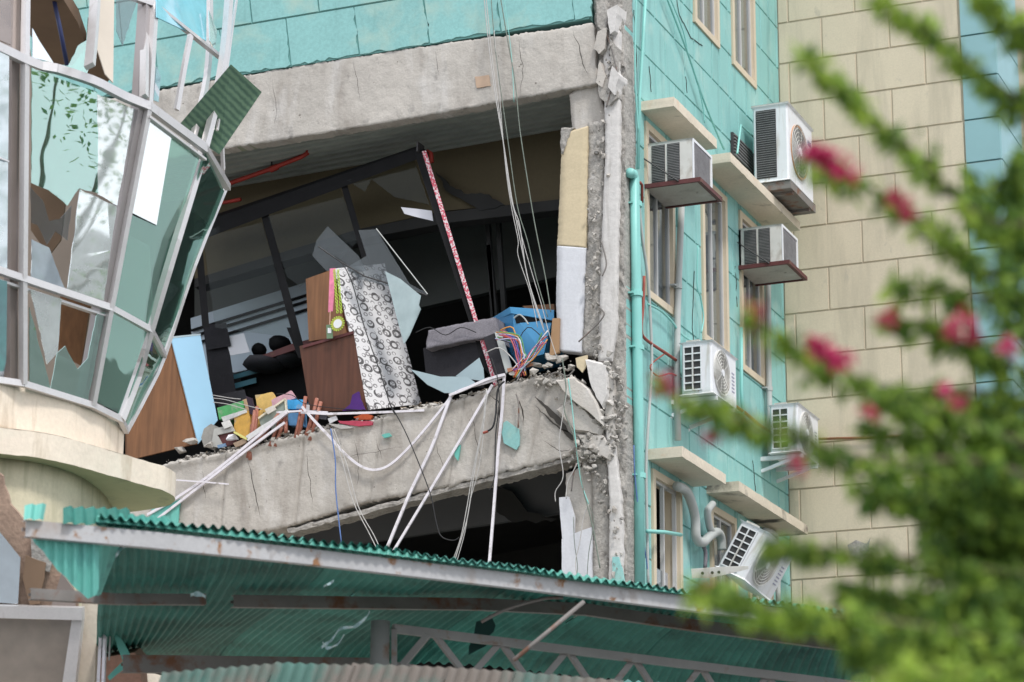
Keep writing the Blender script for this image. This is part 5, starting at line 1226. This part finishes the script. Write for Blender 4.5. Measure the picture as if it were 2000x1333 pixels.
litter('concrete_lump', [(398, 838), (412, 828), (425, 834), (432, 862), (418, 880), (398, 872), (393, 855)], .05, .15, (.30, .29, .27), 'grey rounded lump beside the light blue cabinet', 'lump', .9)
litter('white_strip', [(480, 852), (560, 800), (563, 806), (484, 862)], -.03, .03, (.74, .74, .76), 'white strip slanting across the litter to the conduits', 'strip')
litter('yellow_strip', [(457, 842), (484, 856), (482, 860), (456, 846)], -.03, .02, (.66, .62, .22), 'thin yellow edge strip below the orange envelope', 'strip')
solo('purple_cloth', MB().prism(jagged([F(x, y, .0) for x, y in ((668, 803), (684, 790), (688, 772), (700, 765), (703, 780), (712, 800))], True, .04, .01), (0, .03, 0)), mat('purple_cloth', (.07, .02, .16), .9, .2, 10), 'purple cloth bunched at the foot of the brown wardrobe', 'cloth')
litter('red_stick', [(660, 822), (728, 823), (726, 830), (700, 833), (664, 827)], -.04, .03, (.42, .05, .09), 'dark red strip lying under the long white conduit', 'strip')
litter('orange_rag', [(690, 815), (710, 808), (728, 812), (724, 820), (700, 821)], .0, .03, (.58, .12, .04), 'orange-red rag between conduit and red strip', 'rag')
litter('paper_scrap', [(432, 826), (448, 820), (454, 832), (438, 838)], .0, .004, (.62, .62, .60), 'dirty white paper scrap above the grey carton', 'paper')
litter('paper_scrap', [(517, 800), (534, 792), (540, 800), (523, 810)], .0, .004, (.60, .56, .50), 'cream paper scrap over the shallow box rim', 'paper')
litter('paper_scrap', [(640, 818), (656, 812), (660, 820), (644, 828)], -.02, .004, (.60, .60, .62), 'grey-white paper scrap left of the dark red strip', 'paper')
litter('board_scrap', [(740, 812), (775, 806), (778, 812), (744, 820)], .0, .03, (.30, .28, .25), 'grey board scrap at the wardrobe foot', 'board')
litter('board_scrap', [(455, 866), (478, 856), (482, 864), (460, 874)], -.02, .03, (.33, .24, .17), 'brown board scrap below the orange envelope', 'board')
litter('board_scrap', [(990, 720), (1040, 708), (1042, 713), (992, 727)], .0, .02, (.40, .18, .10), 'reddish board edge under the coloured wires', 'board')
litter('board_scrap', [(640, 828), (668, 830), (690, 836), (664, 838)], -.04, .02, (.42, .40, .38), 'pale flat scrap below the red strip', 'board')
litter('cloth_scrap', [(600, 806), (618, 800), (640, 812), (636, 820), (610, 816)], .02, .02, (.10, .10, .12), 'dark cloth scrap right of the rusty tubes', 'cloth')
litter('blue_scrap', [(424, 870), (440, 866), (442, 872), (426, 876)], -.02, .01, (.16, .26, .40), 'small blue scrap at the grey carton foot', 'scrap')
# rusty tube stubs rising from the beam
stubs = [((498, 802), (486, 884)), ((492, 830), (489, 888)), ((552, 806), (531, 862)), ((558, 810), (541, 862)), ((545, 808), (500, 868)), ((557, 812), (558, 836)),
         ((597, 775), (585, 846)), ((588, 800), (579, 846)), ((619, 779), (603, 842)), ((627, 785), (608, 850)), ((611, 805), (601, 840)), ((502, 795), (497, 850))]
labs = ['tallest tube of the left group of rusty tubes, leaning right', 'thick vertical rusty tube at the far left of the row', 'bright rusty tube in the middle group, left of its pair', 'bright rusty tube in the middle group, right of its pair',
        'long slanting rusty tube lying left from the middle group', 'very short rusty tube just right of the middle group', 'tall rusty tube in front of the blue cartons', 'shorter rusty tube left of the tall one by the blue cartons',
        'tallest tube of the right end pair', 'right-most rusty tube of all', 'short thin tube tucked behind the right end pair', 'thin rusty tube behind the left group']
for i, ((x0, y0), (x1, y1)) in enumerate(stubs):
    a, b = F(x0, y0, .02+.03*(i % 3)), F(x1, y1, .0)
    d = (a-b).normalized(); t = thing('rusty_tube', labs[i], 'tube', b, 'rusty tube stubs along the beam')
    part('tube', MB().tube([b-d*.06, b.lerp(a, .5)+V((.005, 0, 0)), a], (.021, .020, .020), 10), m_copper, t, smooth=True)
    part('mouth', MB().disc(a+d*.0005, d, .013, .002, 10), m_fin, t)
# rubble: countless crumbs, plus separate bigger lumps
topline = [(330, 905), (420, 888), (480, 876), (560, 856), (640, 838), (730, 822), (800, 800), (870, 790), (960, 762), (1010, 745), (1060, 735), (1100, 742)]
mb = MB(); rr_ = random.Random(5)
TL = resample([F(x, y) for x, y in topline], 300)
for k in range(1500):
    p = TL[rr_.randrange(300)]; s_ = rr_.choice((.008, .012, .018, .028, .04))
    vs, fs = chunk(p+V((rr_.gauss(0, .02), rr_.uniform(-.02, .35), rr_.uniform(-.01, .035)-s_*.2)), (s_, s_*.8, s_*.6), k)
    mb.add(vs, fs)
struct('rubble_crumbs', mb, m_conc, 'stuff')
mb = MB()
for k in range(900):
    i_ = rr_.randrange(0, 150) if rr_.random() < .7 else rr_.randrange(150, 300); p = TL[i_]; s_ = rr_.choice((.01, .02, .03, .05))
    vs, fs = chunk(p+V((rr_.gauss(0, .02), rr_.uniform(.0, .3), rr_.uniform(-.02, .05))), (s_*1.3, s_*.8, s_*.35), k+5000)
    mb.add(vs, fs)
struct('rubble_flakes', mb, m_rough, 'stuff')
mb = MB()
for k in range(260):
    i_ = rr_.randrange(20, 290); p = TL[i_]+V((0, rr_.uniform(.0, .25), rr_.uniform(.0, .05))); an = rr_.uniform(-.5, 1.2); l_ = rr_.uniform(.03, .12)
    mb.bar(p, p+V((math.cos(an)*l_, rr_.uniform(-.04, .04), math.sin(an)*l_*.6)), rr_.uniform(.004, .02), rr_.uniform(.002, .008))
struct('splinter_litter', mb, mat('splinters', (.30, .24, .18), .8, .5, 12, .4, 18), 'stuff')
big = [((372, 862), .10, 'pale slab-like lump at the left end, below the blue cabinet side'), ((350, 880), .09, 'flat grey lump leftmost by the cabinet foot'), ((648, 812), .07, 'pointed pale lump near the purple cloth'),
       ((1008, 728), .10, 'lump at the foot of the leaning post'), ((1048, 712), .09, 'lump under the coloured wire bundle'), ((1075, 700), .11, 'large lump below the brown board'), ((1098, 700), .10, 'angular lump at the plaster foot'),
       ((905, 778), .07, 'lump under the curved glass sheet'), ((846, 792), .06, 'small lump right of the wardrobe foot'), ((410, 870), .08, 'dark lump below the grey carton'), ((700, 822), .05, 'small lump beside the red strip'), ((560, 845), .06, 'lump between the tube groups')]
for i, ((x, y), s_, lab) in enumerate(big):
    vs, fs = chunk(F(x, y, .02), (s_, s_*.8, s_*.5), 900+i); solo('rubble_lump', MB().add(vs, fs), m_rough if i % 2 else m_conc, lab, 'rubble', 'bigger rubble lumps on the beam')

# ------------------------------------------------ sprinkler pipe under the deck
t = thing('sprinkler_pipe', 'red sprinkler pipe with a bent-down end under the metal deck', 'pipe', F(440, 360, .5))
part('pipe_run', MB().tube([F(380, 385, .9), F(450, 358, .8), F(530, 330, .7), F(590, 306, .6), F(600, 300, .6), F(602, 290, .6)], .026, 10), m_reddark, t, smooth=True)
part('fitting', MB().tube([F(528, 332, .7), F(542, 326, .7)], .036, 10), m_reddark, t)
part('hanger', MB().tube([F(530, 300, .7), F(531, 330, .7)], .01, 6), m_fin, t)
t = thing('red_pipe_end', 'short red pipe end beside the top of the leaning post', 'pipe', F(842, 305, .6))
part('pipe_run', MB().tube([F(834, 296, .6), F(842, 300, .6), F(843, 318, .6)], .024, 10), m_reddark, t, smooth=True)
solo('red_pipe_end', MB().tube([F(400, 398, .9), F(440, 396, .85), F(470, 390, .8)], .022, 8), m_reddark, 'dim red pipe behind the partition rail near the glazed tower', 'pipe', smooth=True)

# ------------------------------------------------ white plastic conduits hanging over the beam
def conduit(pts, r_, label, k=4, dd=-.05, mt=m_conduit, name='white_conduit', group='white plastic conduits hanging from the broken floor', cat='conduit', dds=None, n=8, flat=True):
    q = [F(x, y, (dds[i] if dds else dd)) for i, (x, y) in enumerate(pts)]
    q = smooth_path(q, k) if k > 1 else q
    mb = MB()
    if flat:
        for a, b in zip(q, q[1:]): mb.bar(a, b+(b-a).normalized()*.002, r_*1.9, r_*1.2, up=(0, 1, .01))
    else: mb.tube(q, r_, n)
    return solo(name, mb, mt, label, cat, group)
conduit([(985, 734), (955, 746), (915, 757), (885, 770), (876, 782), (850, 815), (805, 868), (765, 906), (735, 918), (705, 911), (672, 885), (645, 855), (612, 820), (590, 795)], .013, 'white conduit hanging in one deep loop against the beam')
conduit([(880, 776), (860, 830), (840, 882), (800, 965), (754, 1076)], .016, 'white conduit falling to the roof, left of the close pair', 2)
conduit([(962, 752), (940, 790), (900, 858), (838, 962), (768, 1078)], .014, 'white conduit falling to the roof, right of the close pair', 2)
conduit([(985, 732), (981, 800), (974, 870), (964, 1000), (955, 1110)], .014, 'white conduit dropping nearly straight beside the teal flake', 2)
conduit([(986, 732), (950, 742), (905, 762), (878, 772)], .014, 'short white conduit joining the tops over the beam edge', 2, -.07)
conduit([(560, 806), (490, 864), (415, 925), (345, 973), (288, 1006)], .015, 'upper of two long white conduits slanting down left past the ledge', 2)
conduit([(556, 826), (487, 876), (400, 943), (335, 993), (305, 1016)], .014, 'lower of two long white conduits slanting down left past the ledge', 2)
conduit([(344, 938), (400, 942), (446, 946)], .008, 'thin horizontal white strip crossing the slanting pair', 1, -.08)
conduit([(588, 806), (640, 809), (740, 806), (828, 802)], .012, 'long level white conduit lying in front of the wardrobe foot', 1, -.03)
conduit([(540, 806), (590, 803), (640, 806)], .010, 'short level white strip behind the rusty tubes', 1, .0)

# ------------------------------------------------ wires
def wire(pts, r_, mt, label, k=5, dd=-.12, group='thin cables hanging over the opening', dds=None):
    q = [F(x, y, dds[i] if dds else dd) for i, (x, y) in enumerate(pts)]
    return solo('hanging_cable', MB().tube(smooth_path(q, k), r_, 5), mt, label, 'cable', group, smooth=True)
wire([(944, -20), (955, 90), (968, 190), (985, 290), (1002, 400), (1015, 440), (1030, 540), (1062, 640)], .0055, m_wirel, 'leftmost pale cable from the roof to the blue box')
wire([(948, -20), (962, 120), (978, 240), (995, 370), (1006, 420), (1022, 500), (1040, 580), (1064, 650)], .005, m_wirel, 'second pale cable from the left, touching the first midway')
wire([(958, -20), (968, 100), (990, 260), (1010, 400), (1030, 470), (1048, 545), (1070, 620)], .005, m_wire, 'dark green cable between the pale ones')
wire([(975, -20), (990, 70), (1006, 160), (1015, 250), (1030, 350), (1045, 440), (1065, 540), (1076, 610)], .006, m_wire, 'rightmost dark cable from the roof, reaching the blue box corner')
wire([(982, -20), (992, 50), (1000, 120), (1004, 200)], .004, m_tealpipe, 'short teal cable at the top by the rightmost dark one')
wire([(965, 60), (975, 180), (988, 330), (1000, 410), (1012, 470), (1012, 500), (1035, 570), (1050, 640)], .004, m_wirel, 'thin pale cable swinging out to the left above the blue box')
wire([(1010, 430), (1035, 520), (1056, 590), (1072, 650), (1088, 700)], .004, m_wirel, 'pale strand running down to the rubble')
wire([(655, 505), (672, 520), (690, 560), (712, 640), (740, 720), (762, 790), (772, 810)], .006, m_wireb, 'black cable draped down the ring-patterned side')
wire([(762, 790), (790, 840), (820, 910), (842, 970), (852, 1020), (862, 1048), (885, 1056), (897, 1050)], .006, m_wireb, 'black cable curling to a hook below the beam')
wire([(960, 700), (972, 740), (975, 790), (968, 850), (966, 930), (955, 960)], .006, m_wireb, 'black cable bundle beside the straight conduit')
wire([(985, 745), (972, 762), (968, 810), (962, 835), (948, 844)], .010, m_wireb, 'short thick black cable with a red tip on the beam')
solo('cable_tip', MB().tube([F(953, 843, -.12), F(944, 846, -.12)], .014, 8), m_redpipe, 'red tip of the short black cable', 'cable end')
wire([(950, 760), (946, 820), (930, 900), (915, 1000), (905, 1040), (888, 1096)], .006, m_wirel, 'pale grey cable bunch, main strand, right of the close pair')
wire([(952, 770), (940, 840), (922, 930), (912, 990), (900, 1050), (884, 1096)], .005, m_wirel, 'pale grey cable bunch, left strand')
wire([(946, 780), (944, 850), (934, 920), (918, 980), (908, 1040), (892, 1098)], .004, m_wirel, 'pale grey cable bunch, right strand')
wire([(646, 838), (655, 900), (656, 960), (667, 1062)], .007, m_blue, 'blue cable dropping from the broken floor to the roof')
wire([(648, 838), (668, 900), (690, 980), (720, 1040), (738, 1076)], .005, m_wirel, 'grey strand falling right of the blue cable, left one')
wire([(652, 838), (678, 910), (700, 990), (730, 1045), (744, 1076)], .005, m_wirel, 'grey strand falling right of the blue cable, right one')
wire([(1098, 700), (1106, 760), (1102, 800), (1120, 850), (1130, 900), (1138, 950), (1148, 990), (1160, 1040), (1172, 1110)], .007, m_wire, 'dark green cable falling over the corner rubble to the column')
wire([(1110, 740), (1118, 800), (1124, 860), (1135, 940), (1150, 985)], .006, m_tealpipe, 'teal cable falling over the corner rubble')
wire([(1108, 760), (1098, 820), (1092, 870), (1100, 930), (1085, 960), (1085, 980)], .005, m_wirel, 'pale cable curling out below the beam end')
wire([(1150, 985), (1140, 1010), (1132, 1060), (1124, 1100), (1130, 1140)], .005, m_wirel, 'curly strand on the lower pale plaster')
wire([(1150, 985), (1160, 1020), (1150, 1080), (1146, 1140)], .004, m_wire, 'straight strand beside the curly one')
wire([(1120, 1010), (1122, 1060), (1128, 1110), (1120, 1150)], .004, m_wire, 'thin strand at the left of the lower plaster')
wire([(1128, 905), (1120, 920), (1108, 945), (1106, 975)], .005, m_wirel, 'short loop beside the lower column')
cols = [((.55, .10, .05), 'orange-red'), ((.10, .30, .10), 'green'), ((.08, .10, .35), 'dark blue'), ((.70, .70, .72), 'white'), ((.30, .08, .25), 'purple'), ((.62, .28, .06), 'orange'), ((.03, .03, .03), 'black'), ((.40, .42, .60), 'pale blue'), ((.50, .12, .12), 'red')]
rr_ = random.Random(8)
for i, (c, nm) in enumerate(cols):
    for j in range(3):
        x0, y0 = rr_.uniform(965, 985), rr_.uniform(645, 665); x1 = rr_.uniform(1005, 1025); x2 = rr_.uniform(1018, 1068)
        pts = [(x0, y0), (x1-10, y0+rr_.uniform(-6, 12)), (x1, rr_.uniform(670, 690)), (x1+4, rr_.uniform(695, 712)), (rr_.uniform(1000, 1030), rr_.uniform(720, 738))] if j < 2 else [(rr_.uniform(1000, 1012), rr_.uniform(722, 738)), (1022, rr_.uniform(705, 720)), (1040, rr_.uniform(680, 705)), (rr_.uniform(1055, 1072), rr_.uniform(645, 680))]
        wire(pts, .007, mat('wire_'+nm.replace('-', '_').replace(' ', '_'), c, .5, .1, 10), ('upper looping '+nm+' wire of the coloured tangle by the blue box', 'lower drooping '+nm+' wire of the coloured tangle by the blue box', nm+' wire end reaching from the tangle to the brown board')[j], 4, .0-.02*j, 'coloured wires tangled below the blue box')

for i, pts in enumerate((((415, 778), (440, 781), (480, 792), (512, 800)), ((416, 786), (445, 790), (480, 800)), ((414, 772), (450, 778), (470, 780)), ((540, 770), (570, 772), (600, 790), (680, 800), (760, 804)))):
    wire(list(pts), .004, m_wirel if i < 3 else m_wireb, ('long thin white wire above the green file box', 'middle short white wire crossing the green file box', 'topmost short pale wire leaving the light blue cabinet', 'thin dark wire sagging past the purple cloth')[i], 4, .0, 'thin wires lying over the litter')
wire([(812, 650), (840, 640), (870, 655), (900, 640), (930, 650)], .005, m_wireb, 'black wire lying over the grey case top', 4, .1)
wire([(948, 690), (975, 680), (1000, 700), (1015, 725), (1010, 745)], .006, m_wirel, 'white wire looping from the case to the beam edge', 4, -.02)
wire([(1000, 690), (1030, 640), (1062, 660), (1078, 650)], .005, m_wireb, 'black wire arching across the blue box', 4, .05)

# ================================================================== BOUGAINVILLEA IN FRONT, OUT OF FOCUS
def leafmat(name, c, c2, tr=.4):
    M = bpy.data.materials.new(name); M.use_nodes = True; t = M.node_tree; L = t.links; b = t.nodes['Principled BSDF']; o = t.nodes['Material Output']
    g = t.nodes.new('ShaderNodeNewGeometry'); mx = t.nodes.new('ShaderNodeMixRGB'); mx.inputs[1].default_value = (*c, 1); mx.inputs[2].default_value = (*c2, 1)
    L.new(g.outputs['Random Per Island'], mx.inputs[0]); L.new(mx.outputs[0], b.inputs['Base Color']); b.inputs['Roughness'].default_value = .5
    b.inputs['Specular IOR Level'].default_value = .3
    tl = t.nodes.new('ShaderNodeBsdfTranslucent'); L.new(mx.outputs[0], tl.inputs[0]); ms = t.nodes.new('ShaderNodeMixShader'); ms.inputs[0].default_value = tr
    L.new(b.outputs[0], ms.inputs[1]); L.new(tl.outputs[0], ms.inputs[2]); L.new(ms.outputs[0], o.inputs[0]); return M
m_leafs = leafmat('bougainvillea_leaf', (.04, .115, .02), (.22, .35, .05))
m_leafy = leafmat('young_leaf', (.18, .32, .03), (.46, .60, .10), .45)
m_bract = leafmat('pink_bract', (.34, .015, .06), (.72, .07, .22), .35)
m_bractr = leafmat('red_bract', (.30, .03, .05), (.60, .09, .16), .4)
m_bark = mat('bark', (.10, .075, .05), .9, .25, 20)
bg_ = thing('bougainvillea', 'out-of-focus bougainvillea with pink flowers arching in from the right', 'shrub', (0, 0, 0))
root = P(2130, 1500, 5.2); root.z = 0; bg_.location = root; BASE[bg_.name] = root.copy()
def leaf(mb, c, d, n, L, Wd):
    d = d.normalized(); s_ = d.cross(n)
    if s_.length < .05: s_ = d.cross(V((1, 0, 0)))
    s_.normalize(); n = s_.cross(d)
    o = len(mb.v)
    mb.v += [c, c+d*L*.45+s_*Wd/2-n*.003, c+d*L-n*.006, c+d*L*.45-s_*Wd/2-n*.003, c+d*L*.45+n*.004]
    mb.f += [(o, o+1, o+4), (o+1, o+2, o+4), (o+2, o+3, o+4), (o+3, o, o+4)]
rr = random.Random(21)
BR = [  # (polyline px base->tip, depth base, depth tip, half width px, leaves, young fraction)
 ([(2080, 420), (1960, 440), (1870, 390), (1800, 310), (1720, 250), (1640, 160), (1565, 105)], 5.3, 4.9, 26, 620, .5),
 ([(2080, 260), (1980, 190), (1900, 130), (1800, 50), (1700, -20)], 5.3, 5.0, 32, 520, .5),
 ([(2080, 120), (1990, 60), (1900, -30)], 5.2, 5.0, 40, 420, .6),
 ([(2080, 620), (1990, 570), (1900, 510), (1830, 450), (1750, 400), (1680, 355), (1600, 320), (1560, 305)], 5.2, 4.8, 26, 640, .35),
 ([(2080, 330), (1990, 330), (1930, 370), (1880, 350)], 5.6, 5.5, 36, 330, .1),
 ([(2080, 480), (1990, 470), (1940, 440), (1900, 400)], 5.7, 5.6, 34, 300, .05),
 ([(2080, 600), (1990, 590), (1900, 575), (1820, 562), (1740, 560)], 5.3, 5.1, 22, 330, .3),
 ([(2080, 760), (1960, 705), (1870, 665), (1800, 635), (1730, 625)], 5.3, 5.1, 36, 620, .3),
 ([(2080, 900), (1900, 830), (1780, 790), (1680, 740), (1590, 700), (1500, 635), (1430, 600)], 5.1, 4.7, 25, 760, .35),
 ([(2080, 960), (1900, 900), (1760, 905), (1640, 885), (1560, 850), (1480, 835), (1400, 805), (1320, 775), (1270, 748)], 5.0, 4.6, 17, 560, .25),
 ([(2080, 1050), (1900, 1000), (1800, 975), (1720, 955), (1660, 930)], 5.4, 5.1, 40, 800, .12),
 ([(2080, 800), (1980, 780), (1880, 760), (1800, 770), (1720, 770)], 5.3, 5.1, 34, 560, .2),
 ([(2080, 1140), (1850, 1100), (1700, 1085), (1600, 1072), (1490, 1062)], 5.2, 4.9, 24, 650, .25),
 ([(2080, 1270), (1800, 1225), (1650, 1200), (1520, 1195), (1420, 1165), (1340, 1145)], 4.9, 4.5, 28, 850, .4),
 ([(2080, 1180), (1900, 1170), (1760, 1180), (1640, 1150)], 5.4, 5.2, 45, 850, .08),
 ([(2080, 1000), (1950, 930), (1850, 900)], 5.5, 5.4, 55, 700, .06),
 ([(2080, 1100), (1940, 1060), (1830, 1040)], 5.5, 5.4, 60, 800, .06),
 ([(2080, 860), (1980, 850), (1900, 800)], 5.5, 5.4, 50, 600, .12),
 ([(2080, 1330), (1900, 1290), (1760, 1270), (1650, 1270)], 5.1, 5.0, 50, 1000, .12),
 ([(2080, 1400), (1900, 1330), (1780, 1310), (1690, 1320)], 4.5, 4.4, 34, 620, .95),
 ([(2080, 1240), (1960, 1190), (1880, 1130)], 5.2, 5.0, 60, 700, .1),
 ([(2080, 1180), (1980, 1120), (1900, 1080), (1820, 1070)], 5.6, 5.5, 80, 1500, .04),
 ([(2080, 960), (1990, 900), (1930, 860)], 5.6, 5.5, 70, 1200, .06),
 ([(2080, 1300), (1950, 1250), (1800, 1240), (1700, 1250)], 5.6, 5.4, 75, 1600, .05),
 ([(2080, 1040), (1960, 1000), (1840, 960), (1760, 980)], 5.7, 5.6, 60, 1200, .08),
 ([(2080, 900), (1960, 870), (1850, 860), (1760, 850), (1690, 830)], 5.4, 5.2, 40, 900, .2),
 ([(2080, 700), (2000, 640), (1960, 600), (1985, 420), (1990, 300)], 5.6, 5.5, 26, 380, .1)]
fol, yng = MB(), MB()
for pts, d0, d1, hw, nl, yf in BR:
    q = [P(x, y, d0+(d1-d0)*i/(len(pts)-1)) for i, (x, y) in enumerate(pts)]
    sp_ = smooth_path(q, 6); R_ = resample(sp_, 60)
    part('branch', MB().tube([R_[i] for i in range(0, 60, 3)], [.009*(1-i/26) for i in range(20)], 6), m_bark, bg_, smooth=True)
    pxm = 5.1/FPX; Lb = (sp_[0]-sp_[-1]).length; dense = yf < .15
    def put(c, t_, sc=1., out=None):
        yg = rr.random() < yf*(.5+.9*t_)
        d = V((rr.gauss(-.15, .55), rr.gauss(0, .6), -.75+rr.gauss(0, .45))) if rr.random() < .72 else V((rr.gauss(-.3, .6), rr.gauss(0, .6), rr.uniform(.1, .8)))
        if out is not None: d = d+out*.7
        n = V((rr.gauss(0, .6), rr.gauss(-.5, .6), .8)); s_ = rr.uniform(.026, .054)*sc
        leaf(yng if yg else fol, c, d, n, s_, s_*rr.uniform(.42, .6))
    nt_ = int(Lb/(.015 if dense else .021))
    for k in range(nt_):
        t_ = (k+rr.random())/nt_; i = min(58, int(t_*59)); tw_ = R_[i]; ax_ = (R_[min(59, i+1)]-R_[max(0, i-1)]).normalized()
        if noise.noise(tw_*6+V((k*.37, 0, 0))) < -.33: continue
        Lt = hw*pxm*rr.uniform(.5, 2.3)*(1.25-.95*t_)*(1.3 if dense else 1)
        sd = V((rr.gauss(0, .7), rr.gauss(0, .8), rr.gauss(-.25, .9))).normalized(); tip = tw_+(ax_*.7+sd*.9).normalized()*Lt+V((0, 0, -.15*Lt))
        mid = tw_.lerp(tip, .5)+V((0, 0, .07*Lt)); fol.tube([tw_, mid, tip], .002, 4)
        for q_ in range(4+int(Lt/.0065)):
            u_ = rr.random(); c = tw_.lerp(mid, min(1, 2*u_)) if u_ < .5 else mid.lerp(tip, 2*u_-1)
            put(c+V((rr.gauss(0, .008), rr.gauss(0, .015), rr.gauss(-.004, .008))), t_, 1.05-.35*u_, sd)
    for _ in range(int(nl*(1.2 if dense else .5))):
        t_ = rr.random()**.8; i = min(59, int(t_*59)); c = R_[i]; w_ = hw*pxm*(1.2-1.05*t_)
        if noise.noise(c*11) < -.12: continue
        put(c+V((rr.gauss(0, 1), rr.gauss(0, 1), rr.gauss(-.3, .9)))*w_*.6, t_, .9)
part('foliage', fol, m_leafs, bg_, kind='stuff', recalc=False)
part('young_foliage', yng, m_leafy, bg_, kind='stuff', recalc=False)
FL = [(1588, 303, 26, 1), (1615, 312, 22, 1), (1640, 330, 18, 1), (1665, 342, 12, 1), (1748, 392, 15, 0), (1768, 412, 15, 0), (1470, 612, 18, 0), (1462, 632, 12, 0), (1596, 678, 20, 1), (1622, 690, 20, 1), (1648, 710, 18, 1), (1636, 700, 14, 1),
      (1885, 632, 18, 1), (1858, 650, 14, 0), (1905, 655, 12, 0), (1965, 682, 15, 1), (1290, 748, 18, 0), (1300, 765, 12, 0), (1385, 800, 18, 0), (1405, 808, 16, 0), (1392, 850, 12, 0), (1452, 830, 12, 0), (1560, 908, 12, 0), (1698, 806, 12, 0), (1845, 765, 10, 1), (1872, 790, 9, 1),
      (1375, 1152, 16, 0), (1392, 1160, 14, 0), (1430, 1167, 12, 0), (1735, 622, 16, 0)]
for (x, y, r_, pk) in FL:
    mb = MB(); c = P(x, y, 4.75)
    for _ in range(int(r_*.95)+4):
        o_ = V((rr.gauss(0, 1), rr.gauss(0, 1), rr.gauss(0, 1)))*r_/FPX*4.75*.40
        leaf(mb, c+o_, V((rr.gauss(0, 1), rr.gauss(0, 1), rr.gauss(0, 1))), V((rr.gauss(0, 1), rr.gauss(0, 1), 1)), .022, .016)
    part('flower_cluster', mb, m_bract if pk else m_bractr, bg_, recalc=False)
part('stem', MB().tube([root, root+V((.05, .05, .8)), root+V((-.05, .1, 1.7)), P(2090, 1300, 5.2), P(2085, 900, 5.3), P(2090, 500, 5.4), P(2080, 200, 5.4)], [.04, .035, .03, .024, .02, .014, .01], 8), m_bark, bg_, smooth=True)

# ================================================================== TREES ACROSS THE STREET (seen mirrored in the tower glass)
def tree(x, y, h, seed, label):
    t = thing('street_tree', label, 'tree', (x, y, 0), 'trees standing across the side street'); r_ = random.Random(seed)
    limbs = [(V((x, y, 0)), V((x+.2, y, h*.45)), .16)]
    top = limbs[0][1]
    part('trunk', MB().tube([V((x, y, 0)), V((x+.1, y+.1, h*.2)), top, top+V((.1, 0, h*.25))], [.18, .15, .11, .05], 8), m_bark, t, smooth=True)
    cr_ = MB()
    for k in range(14):
        e = top+V((r_.gauss(0, 1.1), r_.gauss(0, 1.1), r_.uniform(0, h*.5)))
        part('limb', MB().tube([top+V((0, 0, r_.uniform(-.3, .6))), top.lerp(e, .6)+V((0, 0, .2)), e], [.05, .035, .015], 5), m_bark, t)
        for _ in range(330):
            c = e+V((r_.gauss(0, .45), r_.gauss(0, .45), r_.gauss(0, .35)))
            leaf(cr_, c, V((r_.gauss(0, 1), r_.gauss(0, 1), r_.gauss(-.3, .6))), V((r_.gauss(0, .5), r_.gauss(0, .5), 1)), .105, .06)
    part('crown', cr_, m_leafs, t, recalc=False, kind='stuff')
tree(-.5, 20.6, 10.2, 1, 'nearer leafy tree across the side street, mirrored in the tower glass')
tree(1.5, 26.0, 12.5, 2, 'taller leafy tree across the side street, mirrored in the tower glass')
tree(4.5, 19.0, 10.0, 3, 'lower leafy tree across the side street, farthest right')
